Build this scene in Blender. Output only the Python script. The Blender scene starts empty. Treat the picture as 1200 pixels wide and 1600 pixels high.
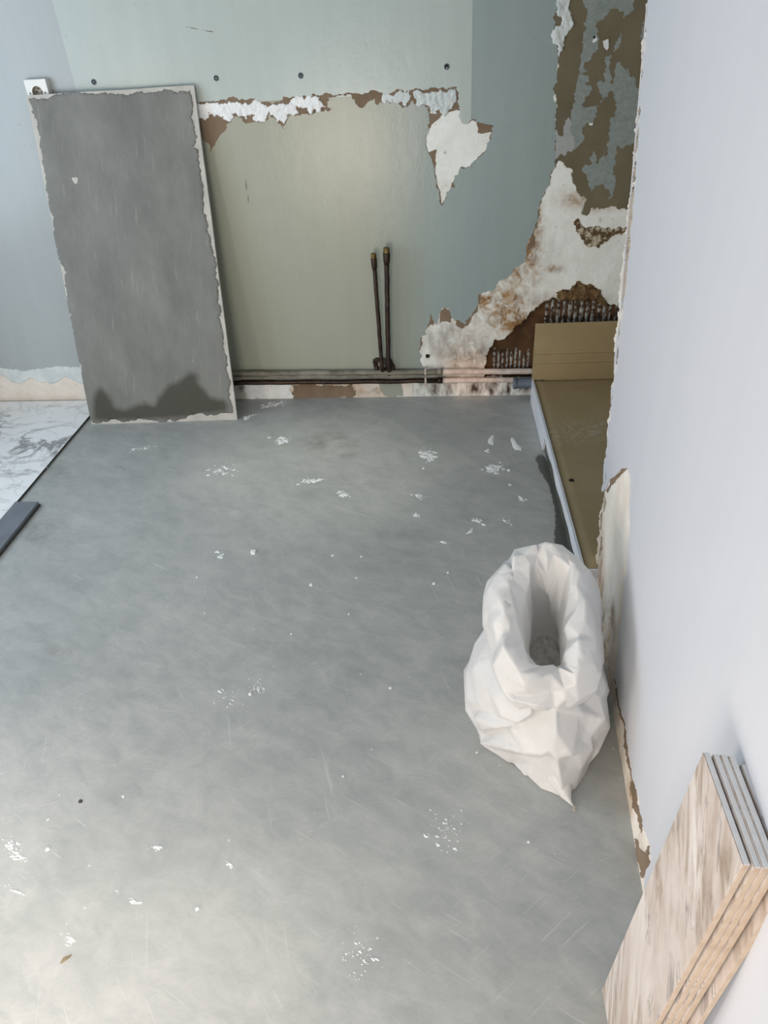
import bpy, bmesh, math, random
import numpy as np
from mathutils import Vector, Matrix, noise
from mathutils.geometry import delaunay_2d_cdt

# ------------------------------------------------------------------ camera
FPX, YAW, PITCH, ROLL, H = 1168.76, .109956, .606861, .062842, 1.47
_f = Vector((-math.sin(YAW)*math.cos(PITCH), math.cos(YAW)*math.cos(PITCH), -math.sin(PITCH)))
_r = Vector((math.cos(YAW), math.sin(YAW), 0)); _u = _r.cross(_f)
CR = _r*math.cos(ROLL) - _u*math.sin(ROLL); CU = _r*math.sin(ROLL) + _u*math.cos(ROLL); CF = _f
CAM = Vector((0, 0, H))
scene = bpy.context.scene
cd = bpy.data.cameras.new('camera'); cam = bpy.data.objects.new('camera', cd)
scene.collection.objects.link(cam)
cd.sensor_fit = 'VERTICAL'; cd.sensor_height = 36; cd.lens = FPX*36/1600; cd.clip_start = .02
M = Matrix((CR, CU, -CF)).transposed().to_4x4(); M.translation = CAM
cam.matrix_world = M
scene.camera = cam

# ------------------------------------------------------------------ world, lights, exposure
world = bpy.data.worlds.new('world'); scene.world = world
world.use_nodes = True
world.node_tree.nodes['Background'].inputs[0].default_value = (.62, .74, 1, 1)
world.node_tree.nodes['Background'].inputs[1].default_value = .35

def area(name, loc, direction, sx, sy, power, col):
    l = bpy.data.lights.new(name, 'AREA'); l.shape = 'RECTANGLE'; l.size = sx; l.size_y = sy
    l.energy = power; l.color = col
    o = bpy.data.objects.new(name, l); scene.collection.objects.link(o)
    o.location = loc; o.rotation_euler = Vector(direction).to_track_quat('-Z', 'Y').to_euler()
    return o
area('door_daylight', (-2.36, -.22, .62), (1, .1, 0), 1.0, 1.1, 40, (1, .87, .74))
area('rear_daylight', (-.86, -.99, .46), (0, 1, 0), .95, .82, 50, (1, .91, .80))
area('window_daylight', (-2.36, 1.60, 1.30), (1, 0, 0), 1.5, 1.5, 42, (.72, .86, 1))
dl = bpy.data.lights.new('unseen_floor_spot', 'SPOT'); dl.energy = 290; dl.color = (1, .90, .82)  # added spot without a known fixture, brightens the near-left floor
dl.spot_size = math.radians(54); dl.spot_blend = 1; dl.shadow_soft_size = .06
do = bpy.data.objects.new('unseen_floor_spot', dl); scene.collection.objects.link(do); do.location = (-.95, .12, 2.5)
d2 = bpy.data.lights.new('unseen_floor_spot', 'SPOT'); d2.energy = 75; d2.color = (1, .95, .84)  # second unseen spot, aimed at the far floor for its light pool
d2.spot_size = math.radians(27); d2.spot_blend = 1; d2.shadow_soft_size = .05
d2o = bpy.data.objects.new('unseen_floor_spot', d2); scene.collection.objects.link(d2o); d2o.location = (-.52, 2.36, 2.5)
sp = bpy.data.lights.new('sunbeam', 'SPOT'); sp.energy = 260; sp.color = (1, .52, .28)
sp.spot_size = math.radians(4.2); sp.spot_blend = 1; sp.shadow_soft_size = .02
so = bpy.data.objects.new('sunbeam', sp); scene.collection.objects.link(so)
so.location = (-1.05, -.4, 1.95)
so.rotation_euler = (Vector((.075, 2.97, .09)) - Vector(so.location)).to_track_quat('-Z', 'Y').to_euler()

vs = scene.view_settings
vs.view_transform = 'Standard'; vs.look = 'None'; vs.gamma = 1; vs.use_curve_mapping = False
vs.exposure = -.60

# ------------------------------------------------------------------ geometry of the place
D = 2.995                       # back wall
TX = -1.585                     # edge of the laid tiles
RA, RB = np.array([.373, .818]), np.array([.411, 1.654])          # foot of the partition wall
RD = (RB-RA)/np.linalg.norm(RB-RA); RN = np.array([RD[1], -RD[0]])  # along / into the wall (+x)

def ray(px, py): return CR*((px-600)/FPX) - CU*((py-800)/FPX) + CF
def U(px, py, z=0.):
    d = ray(px, py); return CAM + d*((z-H)/d.z)
def UY(px, py, y):
    d = ray(px, py); return CAM + d*(y/d.y)
def back(p):                    # pixel -> (x, z) on the back wall
    v = UY(p[0], p[1], D); return (v.x, v.z)
def right(p):                   # pixel -> (s along, z) on the partition's face
    d = ray(*p); n = RN
    t = (n@RA)/(n[0]*d.x+n[1]*d.y); v = CAM + d*t
    return (float((np.array([v.x, v.y])-RA)@RD), v.z)
def floorp(p):
    v = U(*p); return (v.x, v.y)
def pix(v):
    d = v-CAM; w = d.dot(CF); return 600+FPX*d.dot(CR)/w, 800-FPX*d.dot(CU)/w
def Z(ox, oy, s, pts): return [(ox+x/s, oy+y/s) for x, y in pts]
def map_back(off): return lambda a, b, k: (a, D-off+k, b)
def map_right(off):
    def f(a, b, k):
        q = RA + RD*a + RN*(k-off); return (q[0], q[1], b)
    return f
def map_floor(off): return lambda a, b, k: (a, b, off-k)

rng = random.Random(7)
def jag(poly, amp=.22, minlen=2.0, seed=1):
    r = random.Random(seed); out = []
    def sub(a, b):
        dx, dy = b[0]-a[0], b[1]-a[1]; L = math.hypot(dx, dy)
        if L < minlen: return
        t = r.uniform(.35, .65); o = r.gauss(0, amp)*min(L, 14)
        m = (a[0]+dx*t-dy/L*o, a[1]+dy*t+dx/L*o)
        sub(a, m); out.append(m); sub(m, b)
    for i in range(len(poly)):
        a, b = poly[i], poly[(i+1) % len(poly)]
        out.append(a); sub(a, b)
    return out
def inside(P, poly):
    P = np.asarray(P, float); q = np.asarray(poly, float); x, y = P[:, 0], P[:, 1]
    r = np.zeros(len(P), bool); j = len(q)-1
    for i in range(len(q)):
        xi, yi = q[i]; xj, yj = q[j]
        if yi != yj:
            c = ((yi > y) != (yj > y)) & (x < (xj-xi)*(y-yi)/(yj-yi)+xi); r ^= c
        j = i
    return r
def pdist(P, poly):             # distance to a polygon's outline
    P = np.asarray(P, float); q = np.asarray(poly, float); best = np.full(len(P), 1e9)
    for i in range(len(q)):
        a, b = q[i], q[(i+1) % len(q)]; d = b-a; L = d@d
        t = np.clip(((P-a)@d)/max(L, 1e-12), 0, 1)
        best = np.minimum(best, np.linalg.norm(P-(a+t[:, None]*d), axis=1))
    return best

C = scene.collection
def link(name, me, mat=None, parent=None):
    o = bpy.data.objects.new(name, me); C.objects.link(o)
    if mat: me.materials.append(mat)
    if parent: o.parent = parent
    return o
def tag(o, label, cat=None, group=None, kind=None):
    o['label'] = label
    if cat: o['category'] = cat
    if group: o['group'] = group
    if kind: o['kind'] = kind
    return o
def struct(o): o['kind'] = 'structure'; return o
def empty(name, loc=(0, 0, 0)):
    o = bpy.data.objects.new(name, None); C.objects.link(o); o.location = loc; o.empty_display_size = .05
    return o
def mesh(name, V, F, smooth=False):
    me = bpy.data.meshes.new(name); me.from_pydata([tuple(v) for v in V], [], [tuple(f) for f in F]); me.update()
    if smooth: me.polygons.foreach_set('use_smooth', [True]*len(me.polygons))
    return me
def attr(me, name, vals):
    a = me.attributes.new(name, 'FLOAT', 'POINT'); a.data.foreach_set('value', np.asarray(vals, np.float32))

def layer(name, outer, cut, mp, thick, mat, parent, spacing=None, clip=None, relief=None, attrs=None):
    """Sheet over (outer minus cuts, within clip); mp(a,b,depth)->3D; rim closed back by thick."""
    polys = [outer]+list(cut)+(list(clip) if clip else [])
    V, E = [], []
    for q in polys:
        n = len(V); V += [Vector(p) for p in q]
        E += [(n+i, n+(i+1) % len(q)) for i in range(len(q))]
    def ok(P):
        r = inside(P, outer)
        for q in cut: r &= ~inside(P, q)
        for q in (clip or []): r &= inside(P, q)
        return r
    if spacing:
        o = np.array(outer); lo, hi = o.min(0), o.max(0)
        gx, gy = np.arange(lo[0], hi[0], spacing), np.arange(lo[1], hi[1], spacing)
        G = np.array([(x+(.5*spacing if j % 2 else 0), y) for j, y in enumerate(gy) for x in gx])
        if len(G): V += [Vector(p) for p in G[ok(G)]]
    r = delaunay_2d_cdt(V, E, [], 0, 1e-7)
    P = np.array([(v.x, v.y) for v in r[0]]); F = [f for f in r[2] if len(f) == 3]
    cen = np.array([P[list(f)].mean(0) for f in F]); keep = ok(cen)
    F = [f for f, k in zip(F, keep) if k]
    # orientation: face normals must point along -depth
    def tri(f):
        a, b, c = (Vector(mp(*P[i], 0)) for i in f)
        return (b-a).cross(c-a)
    outd = Vector(mp(0, 0, 0))-Vector(mp(0, 0, 1))
    big = max(F, key=lambda f: tri(f).length)
    if tri(big).dot(outd) < 0: F = [f[::-1] for f in F]
    used = sorted({i for f in F for i in f}); ix = {u: k for k, u in enumerate(used)}
    F = [tuple(ix[i] for i in f) for f in F]; P = P[used]
    ec = {}
    for f in F:
        for i in range(3): ec[(f[i], f[(i+1) % 3])] = 1
    bd = [(a, b) for a, b in ec if (b, a) not in ec]; bset = {i for e in bd for i in e}
    rel = np.zeros(len(P))
    if relief is not None:
        rel = np.array([relief(p) for p in P])
        for i in bset: rel[i] *= .25
    VV = [mp(p[0], p[1], -h) for p, h in zip(P, rel)]
    back_ix = {}
    for i in bset: back_ix[i] = len(VV); VV.append(mp(P[i][0], P[i][1], thick))
    F += [(b, a, back_ix[a], back_ix[b]) for a, b in bd]
    me = mesh(name, VV, F)
    if relief is not None: me.polygons.foreach_set('use_smooth', [True]*len(me.polygons))
    if attrs:
        full = np.array(list(P)+[P[i] for i in back_ix])
        for k, fn in attrs.items(): attr(me, k, fn(full))
    return link(name, me, mat, parent)

def addbox(bm, lo, hi):
    x0, y0, z0 = lo; x1, y1, z1 = hi
    v = [bm.verts.new(p) for p in ((x0,y0,z0),(x1,y0,z0),(x1,y1,z0),(x0,y1,z0),(x0,y0,z1),(x1,y0,z1),(x1,y1,z1),(x0,y1,z1))]
    for f in ((3,2,1,0),(4,5,6,7),(0,1,5,4),(1,2,6,5),(2,3,7,6),(3,0,4,7)): bm.faces.new([v[i] for i in f])
def finish(name, bm, mat, parent=None, bevel=0, seg=2, smooth=False):
    if bevel: bmesh.ops.bevel(bm, geom=bm.edges[:], offset=bevel, segments=seg, affect='EDGES', profile=.6)
    me = bpy.data.meshes.new(name); bm.to_mesh(me); bm.free()
    if smooth: me.polygons.foreach_set('use_smooth', [True]*len(me.polygons))
    return link(name, me, mat, parent)
def box(name, lo, hi, mat, parent=None, bevel=0):
    bm = bmesh.new(); addbox(bm, lo, hi); return finish(name, bm, mat, parent, bevel)
def tube(name, pts, rad, mat, parent=None, n=16, wob=0, seed=0, caps=True):
    """pts: 3D points; rad: radius or list."""
    pts = [Vector(p) for p in pts]; r = random.Random(seed)
    rad = rad if isinstance(rad, (list, tuple)) else [rad]*len(pts)
    V, F = [], []; up = None
    for i, p in enumerate(pts):
        t = (pts[min(i+1, len(pts)-1)]-pts[max(i-1, 0)]).normalized()
        if up is None: up = Vector((0, 0, 1)) if abs(t.z) < .9 else Vector((0, 1, 0))
        a = t.cross(up).normalized(); b = a.cross(t).normalized(); up = b
        for k in range(n):
            an = 2*math.pi*k/n; R = rad[i]*(1+r.uniform(-wob, wob))
            V.append(p+(a*math.cos(an)+b*math.sin(an))*R)
    for i in range(len(pts)-1):
        for k in range(n): F.append((i*n+k, i*n+(k+1) % n, (i+1)*n+(k+1) % n, (i+1)*n+k))
    if caps: F.append(tuple(range(n))[::-1]); F.append(tuple(range((len(pts)-1)*n, len(pts)*n)))
    me = mesh(name, V, F, True)
    for p in me.polygons[-2:]: p.use_smooth = not caps
    me.update(); bm = bmesh.new(); bm.from_mesh(me); bmesh.ops.recalc_face_normals(bm, faces=bm.faces); bm.to_mesh(me); bm.free()
    return link(name, me, mat, parent)

# ------------------------------------------------------------------ materials
def lin(c):
    f = lambda v: v/12.92 if v <= .04045 else ((v+.055)/1.055)**2.4
    return tuple(f(v/255) for v in c)+(1,)
class N:
    def __init__(s, name):
        s.m = bpy.data.materials.new(name); s.m.use_nodes = True; s.t = s.m.node_tree
        s.b = s.t.nodes['Principled BSDF']; s.o = s.t.nodes['Material Output']
        s.tc = s.t.nodes.new('ShaderNodeTexCoord').outputs['Object']
    def nd(s, ty, **kw):
        n = s.t.nodes.new(ty)
        for k, v in kw.items(): setattr(n, k, v)
        return n
    def put(s, v, sock):
        if isinstance(v, bpy.types.NodeSocket): s.t.links.new(v, sock)
        else:
            if sock.type == 'RGBA' and not hasattr(v, '__len__'): v = (v, v, v, 1)
            sock.default_value = v
    def mapping(s, scale=(1,1,1), rot=(0,0,0), loc=(0,0,0), src=None):
        if any(rot):
            r = s.nd('ShaderNodeMapping'); s.put(src or s.tc, r.inputs[0]); r.inputs['Rotation'].default_value = rot; src = r.outputs[0]
        n = s.nd('ShaderNodeMapping'); s.put(src or s.tc, n.inputs[0])
        n.inputs['Scale'].default_value = scale; n.inputs['Location'].default_value = loc
        return n.outputs[0]
    def noise(s, scale, detail=4, rough=.55, vec=None, dist=0, out=0):
        n = s.nd('ShaderNodeTexNoise'); s.put(vec or s.tc, n.inputs['Vector'])
        n.inputs['Scale'].default_value = scale; n.inputs['Detail'].default_value = detail
        n.inputs['Roughness'].default_value = rough; n.inputs['Distortion'].default_value = dist
        return n.outputs[out]
    def ramp(s, v, a, b, c0=(0,0,0,1), c1=(1,1,1,1)):
        n = s.nd('ShaderNodeValToRGB'); s.put(v, n.inputs[0]); e = n.color_ramp.elements
        e[0].position, e[1].position = a, b; e[0].color, e[1].color = c0, c1
        return n.outputs[0]
    def mix(s, f, a, b, mode='MIX'):
        n = s.nd('ShaderNodeMix', data_type='RGBA', blend_type=mode)
        s.put(f, n.inputs[0]); s.put(a, n.inputs[6]); s.put(b, n.inputs[7]); return n.outputs[2]
    def math(s, op, a, b=0., c=0., clamp=False):
        n = s.nd('ShaderNodeMath', operation=op, use_clamp=clamp)
        s.put(a, n.inputs[0]); s.put(b, n.inputs[1]); s.put(c, n.inputs[2]); return n.outputs[0]
    def attr(s, name): return s.nd('ShaderNodeAttribute', attribute_name=name).outputs['Fac']
    def xyz(s, src=None):
        n = s.nd('ShaderNodeSeparateXYZ'); s.put(src or s.tc, n.inputs[0]); return n.outputs
    def bump(s, h, strength=.3, dist=.01, prev=None):
        n = s.nd('ShaderNodeBump'); s.put(h, n.inputs['Height']); n.inputs['Strength'].default_value = strength
        n.inputs['Distance'].default_value = dist
        if prev: s.put(prev, n.inputs['Normal'])
        return n.outputs[0]
    def done(s, col, rough=.6, normal=None, spec=.5, metal=0):
        s.put(col, s.b.inputs['Base Color']); s.put(rough, s.b.inputs['Roughness'])
        s.b.inputs['Specular IOR Level'].default_value = spec; s.put(metal, s.b.inputs['Metallic'])
        if normal: s.put(normal, s.b.inputs['Normal'])
        return s.m
def simple(name, c0, c1, scale=20, rough=.6, bs=.2, bd=.002, bscale=None, spec=.4, metal=0, lo=.3, hi=.7, det=5):
    n = N(name); k = n.noise(scale, det)
    col = n.ramp(k, lo, hi, lin(c0), lin(c1))
    return n.done(col, rough, n.bump(n.noise(bscale or scale*3, 4), bs, bd), spec, metal)

# back wall paint: pale above the torn strip, sage below, blue-grey to the right of the seam
n = N('wall_paint')
up_c, lo_c, bl_c, lf_c = lin((182,193,190)), lin((162,165,150)), lin((150,165,165)), lin((172,179,181))
sx = n.xyz(); SEAMX = back((737, 100))[0]
below = n.ramp(n.math('SUBTRACT', sx[2], 0.), 1.155, 1.165)
blend = n.nd('ShaderNodeMapRange', interpolation_type='SMOOTHSTEP'); n.put(sx[0], blend.inputs[0])
for k, v in zip((1, 2, 3, 4), (-.42, .08, 0, 1)): blend.inputs[k].default_value = v
sharp = n.math('GREATER_THAN', sx[0], SEAMX)
leftm = n.math('LESS_THAN', n.math('ADD', sx[0], n.math('MULTIPLY', n.math('SUBTRACT', sx[2], 1.2), 0.02)), back((117, 130))[0]+.0)
notch = n.math('MULTIPLY', n.math('GREATER_THAN', sx[0], back((708, 160))[0]), n.math('GREATER_THAN', sx[2], back((726, 197))[1]))
zlow = n.math('MULTIPLY', n.math('LESS_THAN', sx[2], 1.172), n.math('SUBTRACT', 1., n.math('MULTIPLY', notch, n.math('LESS_THAN', sx[0], SEAMX))))
lowcol = n.mix(blend.outputs[0], lo_c, bl_c)
upcol = n.mix(sharp, up_c, bl_c)
col = n.mix(zlow, upcol, lowcol); col = n.mix(leftm, col, lf_c)
streak = n.noise(3.0, 4, .6, n.mapping((6, 1, .7)))
col = n.mix(.10, col, n.ramp(streak, .35, .65, (.55,.55,.55,1), (1,1,1,1)), 'MULTIPLY')
col = n.mix(n.math('MULTIPLY', n.ramp(n.noise(55, 3, .5), .72, .76), .25), col, lin((110,112,106)))
bw = n.bump(n.noise(14, 5, .6, n.mapping((1, 1, .6))), .10, .010)
bw = n.bump(n.noise(110, 4, .65), .13, .002, bw)
M_PAINT = n.done(col, .23, bw, .34)
n = N('partition_paint')
col = n.mix(.12, lin((210,212,219)), n.ramp(n.noise(2.5, 4, .6, n.mapping((1, 5, .5))), .3, .7, (.7,.74,.8,1), (1,1,1,1)), 'MULTIPLY')
bw = n.bump(n.noise(7, 5, .6, n.mapping((1, 2, .35))), .08, .012)
M_PPAINT = n.done(col, .42, bw, .4)
# gypsum core with brown stains and dark mould (attributes say where the water got in)
def gypsum(name, base, base2):
    n = N(name)
    col = n.ramp(n.noise(9, 6, .65), .3, .68, lin(base2), lin(base))
    st = n.math('MULTIPLY', n.attr('stain'), n.math('MULTIPLY', n.ramp(n.noise(22, 7, .68, dist=1.2), .32, .62), 1.25), clamp=True)
    stc = n.ramp(n.noise(16, 6, .7), .3, .7, lin((120,84,48)), lin((186,150,104)))
    col = n.mix(st, col, stc)
    mo = n.math('MULTIPLY', n.attr('mould'), n.ramp(n.noise(30, 7, .62, n.mapping((1,1,.4))), .34, .66), clamp=True)
    col = n.mix(mo, col, lin((72,54,42)))
    col = n.mix(n.math('MULTIPLY', n.ramp(n.noise(60, 5, .6), .66, .72), .45), col, lin((140,120,98)))
    b = n.bump(n.noise(30, 7, .65), .35, .006); b = n.bump(n.noise(150, 4, .6), .25, .002, b)
    return n.done(col, .85, b, .2)
M_GYP = gypsum('gypsum_core', (246,249,247), (230,232,227))
M_GYP2 = gypsum('partition_gypsum', (238,233,226), (220,209,196))
M_PAPER = simple('brown_board_paper', (118,100,82), (140,122,104), 9, .8, .25, .002, 120, .25)
M_DPAPER = simple('olive_board_paper', (106,98,80), (122,114,94), 6, .8, .2, .002, 140, .25)
M_TEAL = simple('grey_torn_paper', (130,141,138), (150,158,156), 70, .8, .3, .002, 200, .25)
M_LILAC = simple('lilac_torn_paper', (158,162,164), (174,176,176), 20, .8, .2, .002, 120, .25)
M_PLAST = simple('white_plaster', (226,229,230), (250,251,252), 14, .75, .6, .006, 60, .3)
M_BLUEPLAST = simple('bluish_filler', (196,206,208), (222,228,228), 14, .75, .5, .006, 60, .3)
M_BACKB = simple('rust_brown_backing', (54,38,24), (98,70,44), 12, .8, .4, .004, 50, .25)
M_MORT = simple('grey_adhesive_ridge', (74,58,44), (172,172,168), 60, .85, .8, .006, 120, .25, lo=.40, hi=.60)
M_FIBRE = simple('brown_torn_fibre', (62,46,28), (140,114,80), 45, .85, .8, .008, 60, .2)
M_RUST = simple('flaking_brown_paper', (96,78,56), (196,186,166), 70, .85, .6, .004, 90, .2, lo=.46, hi=.58)
# floor
n = N('grey_floor_levelling')
a1 = n.noise(1.6, 6, .6); a2 = n.noise(11, 7, .68, n.mapping((1, 1.8, 1), (0, 0, .5)), .5); a3 = n.noise(48, 5, .65, n.mapping((1, 3, 1), (0, 0, -.4)))
col = n.ramp(a1, .3, .7, lin((163,165,164)), lin((187,187,184)))
col = n.mix(.75, col, n.ramp(a2, .3, .70, (.74,.77,.78,1), (1.12,1.12,1.11,1)), 'MULTIPLY')
for i, (rot, sc, th, s) in enumerate(((.5, 5, .65, .36), (-.75, 6, .65, .32), (1.25, 4, .65, .32), (.1, 7, .655, .28), (-.3, 9, .66, .3), (.9, 10, .66, .3))):
    k = n.ramp(n.noise(sc, 3, .55, n.mapping((1, 26, 1), (0, 0, rot), (i*3.1, i, 0))), th, th+.03)
    m = n.ramp(n.noise(2.3, 3, .6, n.mapping(loc=(i*7, 2, 0))), .45, .62)
    col = n.mix(n.math('MULTIPLY', n.math('MULTIPLY', k, m), s), col, lin((214,216,214)))
col = n.mix(.3, col, n.ramp(a3, .3, .7, (.86,.86,.86,1), (1.1,1.1,1.1,1)), 'MULTIPLY')
k = n.ramp(n.noise(60, 3, .6), .70, .72); m = n.ramp(n.noise(3, 3, .6, n.mapping(loc=(4, 4, 0))), .42, .6)
col = n.mix(n.math('MULTIPLY', n.math('MULTIPLY', k, m), .8), col, lin((225,228,226)))
k = n.ramp(n.noise(36, 3, .6, n.mapping(loc=(9, 1, 0))), .755, .775)
col = n.mix(n.math('MULTIPLY', k, .5), col, lin((92,90,86)))
du = n.math('MULTIPLY', n.attr('dust'), n.ramp(n.noise(9, 7, .7, dist=.5), .25, .62), clamp=True)  # dust attribute holds plaster dust and the painted pool of light
col = n.mix(n.math('MULTIPLY', du, .5), col, lin((196,198,192)))  # pale film: plaster dust plus a painted pool of light
sm = n.math('MULTIPLY', n.attr('smudge'), n.ramp(n.noise(14, 6, .7), .4, .65), clamp=True)
col = n.mix(n.math('MULTIPLY', sm, .6), col, lin((112,104,94)))
we = n.ramp(n.math('ADD', n.attr('wet'), n.math('MULTIPLY', n.math('SUBTRACT', n.noise(40, 5, .6), .5), .7)), .42, .58)
col = n.mix(n.math('MULTIPLY', we, .85), col, lin((62,64,58)))
ro = n.math('SUBTRACT', n.math('ADD', .40, n.math('MULTIPLY', a2, .18)), n.math('MULTIPLY', we, .15))
b = n.bump(n.noise(18, 5, .6), .08, .006); b = n.bump(n.noise(4, 3, .5), .12, .012, b)
M_FLOOR = n.done(col, ro, b, .5)
# marble of the laid tiles
n = N('white_marble_tile')
v = n.mapping((1, 1.25, 1), (0, 0, .35)); w1 = n.noise(2.2, 8, .62, v, 1.1)
vein = n.ramp(n.math('ABSOLUTE', n.math('SUBTRACT', w1, .5)), .004, .035, (1,1,1,1), (0,0,0,1))
w2 = n.noise(4.3, 8, .6, n.mapping((1,1,1), (0,0,1.), (3,1,0)), .8)
vein2 = n.ramp(n.math('ABSOLUTE', n.math('SUBTRACT', w2, .52)), .002, .02, (1,1,1,1), (0,0,0,1))
cloud = n.ramp(n.noise(3.2, 6, .6), .4, .7)
col = n.mix(n.math('MULTIPLY', cloud, .35), lin((250,251,252)), lin((226,229,230)))
col = n.mix(n.math('MULTIPLY', n.math('MULTIPLY', vein, n.ramp(n.noise(2.5, 3), .40, .57)), .8), col, lin((104,105,109)))
col = n.mix(n.math('MULTIPLY', vein2, .3), col, lin((140,142,146)))
M_MARB = n.done(col, .22, None, .5)
n = N('pink_beige_marble_tile')
v = n.mapping((13, 2.6, 4), (0, 0, -.60)); w1 = n.noise(1.0, 7, .6, v, .9)
col = n.ramp(w1, .38, .66, lin((220,212,208)), lin((186,170,160)))
v2 = n.mapping((30, 4.5, 6), (0, 0, -.66), (2, 5, 1)); w2 = n.noise(1, 7, .65, v2, 1.2)
pat = n.ramp(n.noise(7, 4, .6, n.mapping((1, .7, 1), (0, 0, -.6), (1.3, .2, 0))), .42, .56)
col = n.mix(n.math('MULTIPLY', n.ramp(w2, .44, .62), n.math('MULTIPLY', pat, .85)), col, lin((146,126,106)))
vein = n.ramp(n.math('ABSOLUTE', n.math('SUBTRACT', w1, .50)), .002, .02, (1,1,1,1), (0,0,0,1))
col = n.mix(n.math('MULTIPLY', n.math('MULTIPLY', vein, n.ramp(n.noise(9, 3), .5, .6)), .6), col, lin((96,88,88)))
M_PMARB = n.done(col, .25, None, .5)
M_PBODY = simple('tile_body_beige', (186,166,148), (204,186,168), 40, .7, .15, .001, 200, .3)
M_GBODY = simple('tile_body_grey', (222,222,224), (236,236,238), 60, .7, .2, .001, 200, .3)
M_DEDGE = simple('dark_tile_edge', (54,58,56), (78,80,76), 40, .8, .2, .002)
M_SLAB = simple('blue_grey_slab', (104,110,118), (126,132,140), 8, .55, .15, .002, 60, .4)
# leaning board
M_BARE = simple('pale_board_face', (176,174,168), (200,197,190), 14, .8, .3, .003, 60, .25)
n = N('grey_cement_adhesive')
col = n.ramp(n.noise(4, 7, .65, n.mapping((1.5, .7, 1))), .3, .7, lin((112,113,110)), lin((136,137,133)))
k = n.ramp(n.noise(9, 4, .6, n.mapping((7, .8, 1), (0, 0, .12))), .58, .72)
col = n.mix(n.math('MULTIPLY', k, .18), col, lin((182,182,176)))
k = n.ramp(n.noise(24, 3, .6), .74, .76); col = n.mix(n.math('MULTIPLY', k, .5), col, lin((196,192,184)))
dm = n.ramp(n.math('ADD', n.attr('damp'), n.math('MULTIPLY', n.math('SUBTRACT', n.noise(16, 5, .6), .5), .5)), .25, .8)
col = n.mix(n.math('MULTIPLY', dm, .85), col, lin((70,69,60)))
b = n.bump(n.noise(10, 6, .6, n.mapping((3, .8, 1))), .3, .004); b = n.bump(n.noise(120, 4), .25, .001, b)
M_CEM = n.done(col, .85, b, .25)
# metals, plastics, card, sack
M_STEEL = simple('blackened_steel', (34,28,26), (74,56,46), 30, .45, .4, .003, 90, .5, .5)
M_OLDP = simple('grimy_painted_pipe', (92,86,76), (146,143,130), 18, .55, .5, .004, 70, .4)
M_WHP = simple('pinkish_white_pipe', (176,160,150), (214,204,196), 30, .6, .4, .003, 80, .4)
M_BRASS = simple('worn_brass', (84,68,40), (140,118,72), 60, .5, .3, .002, 120, .5, .6)
M_PVC = simple('grey_plastic', (84,94,106), (98,108,120), 10, .45, .1, .001, 60, .5)
M_SOCK = simple('white_plastic', (222,222,218), (232,232,228), 10, .35, .05, .001, 60, .5)
M_SOCKIN = simple('socket_well_plastic', (150,140,124), (186,180,168), 40, .5, .1, .001, 60, .4)
M_DARK = simple('dark_void', (18,17,16), (30,28,26), 40, .8, .1, .001)
M_ZINC = simple('zinc_screw', (120,122,122), (168,170,170), 60, .4, .2, .001, 120, .5, .8)
n = N('brown_cardboard')
col = n.ramp(n.noise(3, 5, .6), .3, .7, lin((154,136,102)), lin((170,152,118)))
col = n.mix(.2, col, n.ramp(n.noise(40, 3, .5, n.mapping((.4, 9, 9))), .3, .7, (.8,.8,.8,1), (1,1,1,1)), 'MULTIPLY')
glint_mask = n.math('MULTIPLY', n.ramp(n.noise(60, 5, .7, n.mapping((1, .7, 1))), .5, .62), n.attr('glint'))
col = n.mix(n.math('MULTIPLY', glint_mask, .6), col, lin((190,190,184)))  # highlight on the lid, painted into the card colour as pale speckles
M_CARD = n.done(col, .34, n.bump(n.noise(25, 4), .12, .004), .45)
M_CARDW = simple('white_coated_card', (206,212,222), (222,226,234), 12, .5, .15, .003, 40, .4)
M_TRAY = simple('damp_grey_underside', (64,66,60), (96,98,90), 14, .5, .3, .004, 60, .4)
n = N('woven_white_polypropylene')
uv = n.nd('ShaderNodeUVMap', uv_map='UVMap').outputs[0]
su = n.xyz(uv)
wv = n.math('MULTIPLY', n.math('SINE', n.math('MULTIPLY', su[0], 1150.)), n.math('SINE', n.math('MULTIPLY', su[1], 900.)))
col = n.mix(n.math('MULTIPLY', n.ramp(n.noise(11, 4), .35, .7), .35), lin((230,230,231)), lin((216,215,214)))
rd = n.math('ABSOLUTE', n.math('SUBTRACT', n.noise(13, 2, .5, dist=.5), .5))
b = n.bump(n.ramp(rd, 0, .07), .16, .003); b = n.bump(n.noise(40, 4, .6, dist=.8), .12, .003, b); b = n.bump(wv, .10, .0006, b)
n.done(col, .38, b, .5)
tr = n.nd('ShaderNodeBsdfTranslucent'); tr.inputs[0].default_value = lin((240,238,232)); n.put(b, tr.inputs['Normal'])
ms = n.nd('ShaderNodeMixShader'); ms.inputs[0].default_value = .22
n.put(n.b.outputs[0], ms.inputs[1]); n.put(tr.outputs[0], ms.inputs[2]); n.put(ms.outputs[0], n.o.inputs[0])
M_SACK = n.m
M_DUST = simple('grey_rubble_dust', (186,185,182), (226,225,222), 60, .9, .8, .006, 90, .2)
M_THREAD = simple('beige_thread', (196,186,172), (220,212,200), 60, .8, .3, .001)
M_CEIL = simple('ceiling_white', (206,207,204), (216,217,214), 4, .8, .05, .002)
M_SIDEW = simple('side_wall_paint', (150,154,152), (164,168,166), 4, .6, .05, .002)
M_FRAME = simple('white_frame_paint', (228,228,226), (236,236,234), 6, .4, .05, .001)
M_WOOD = simple('thin_wood_sliver', (120,104,82), (160,142,116), 40, .8, .2, .001)

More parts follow.
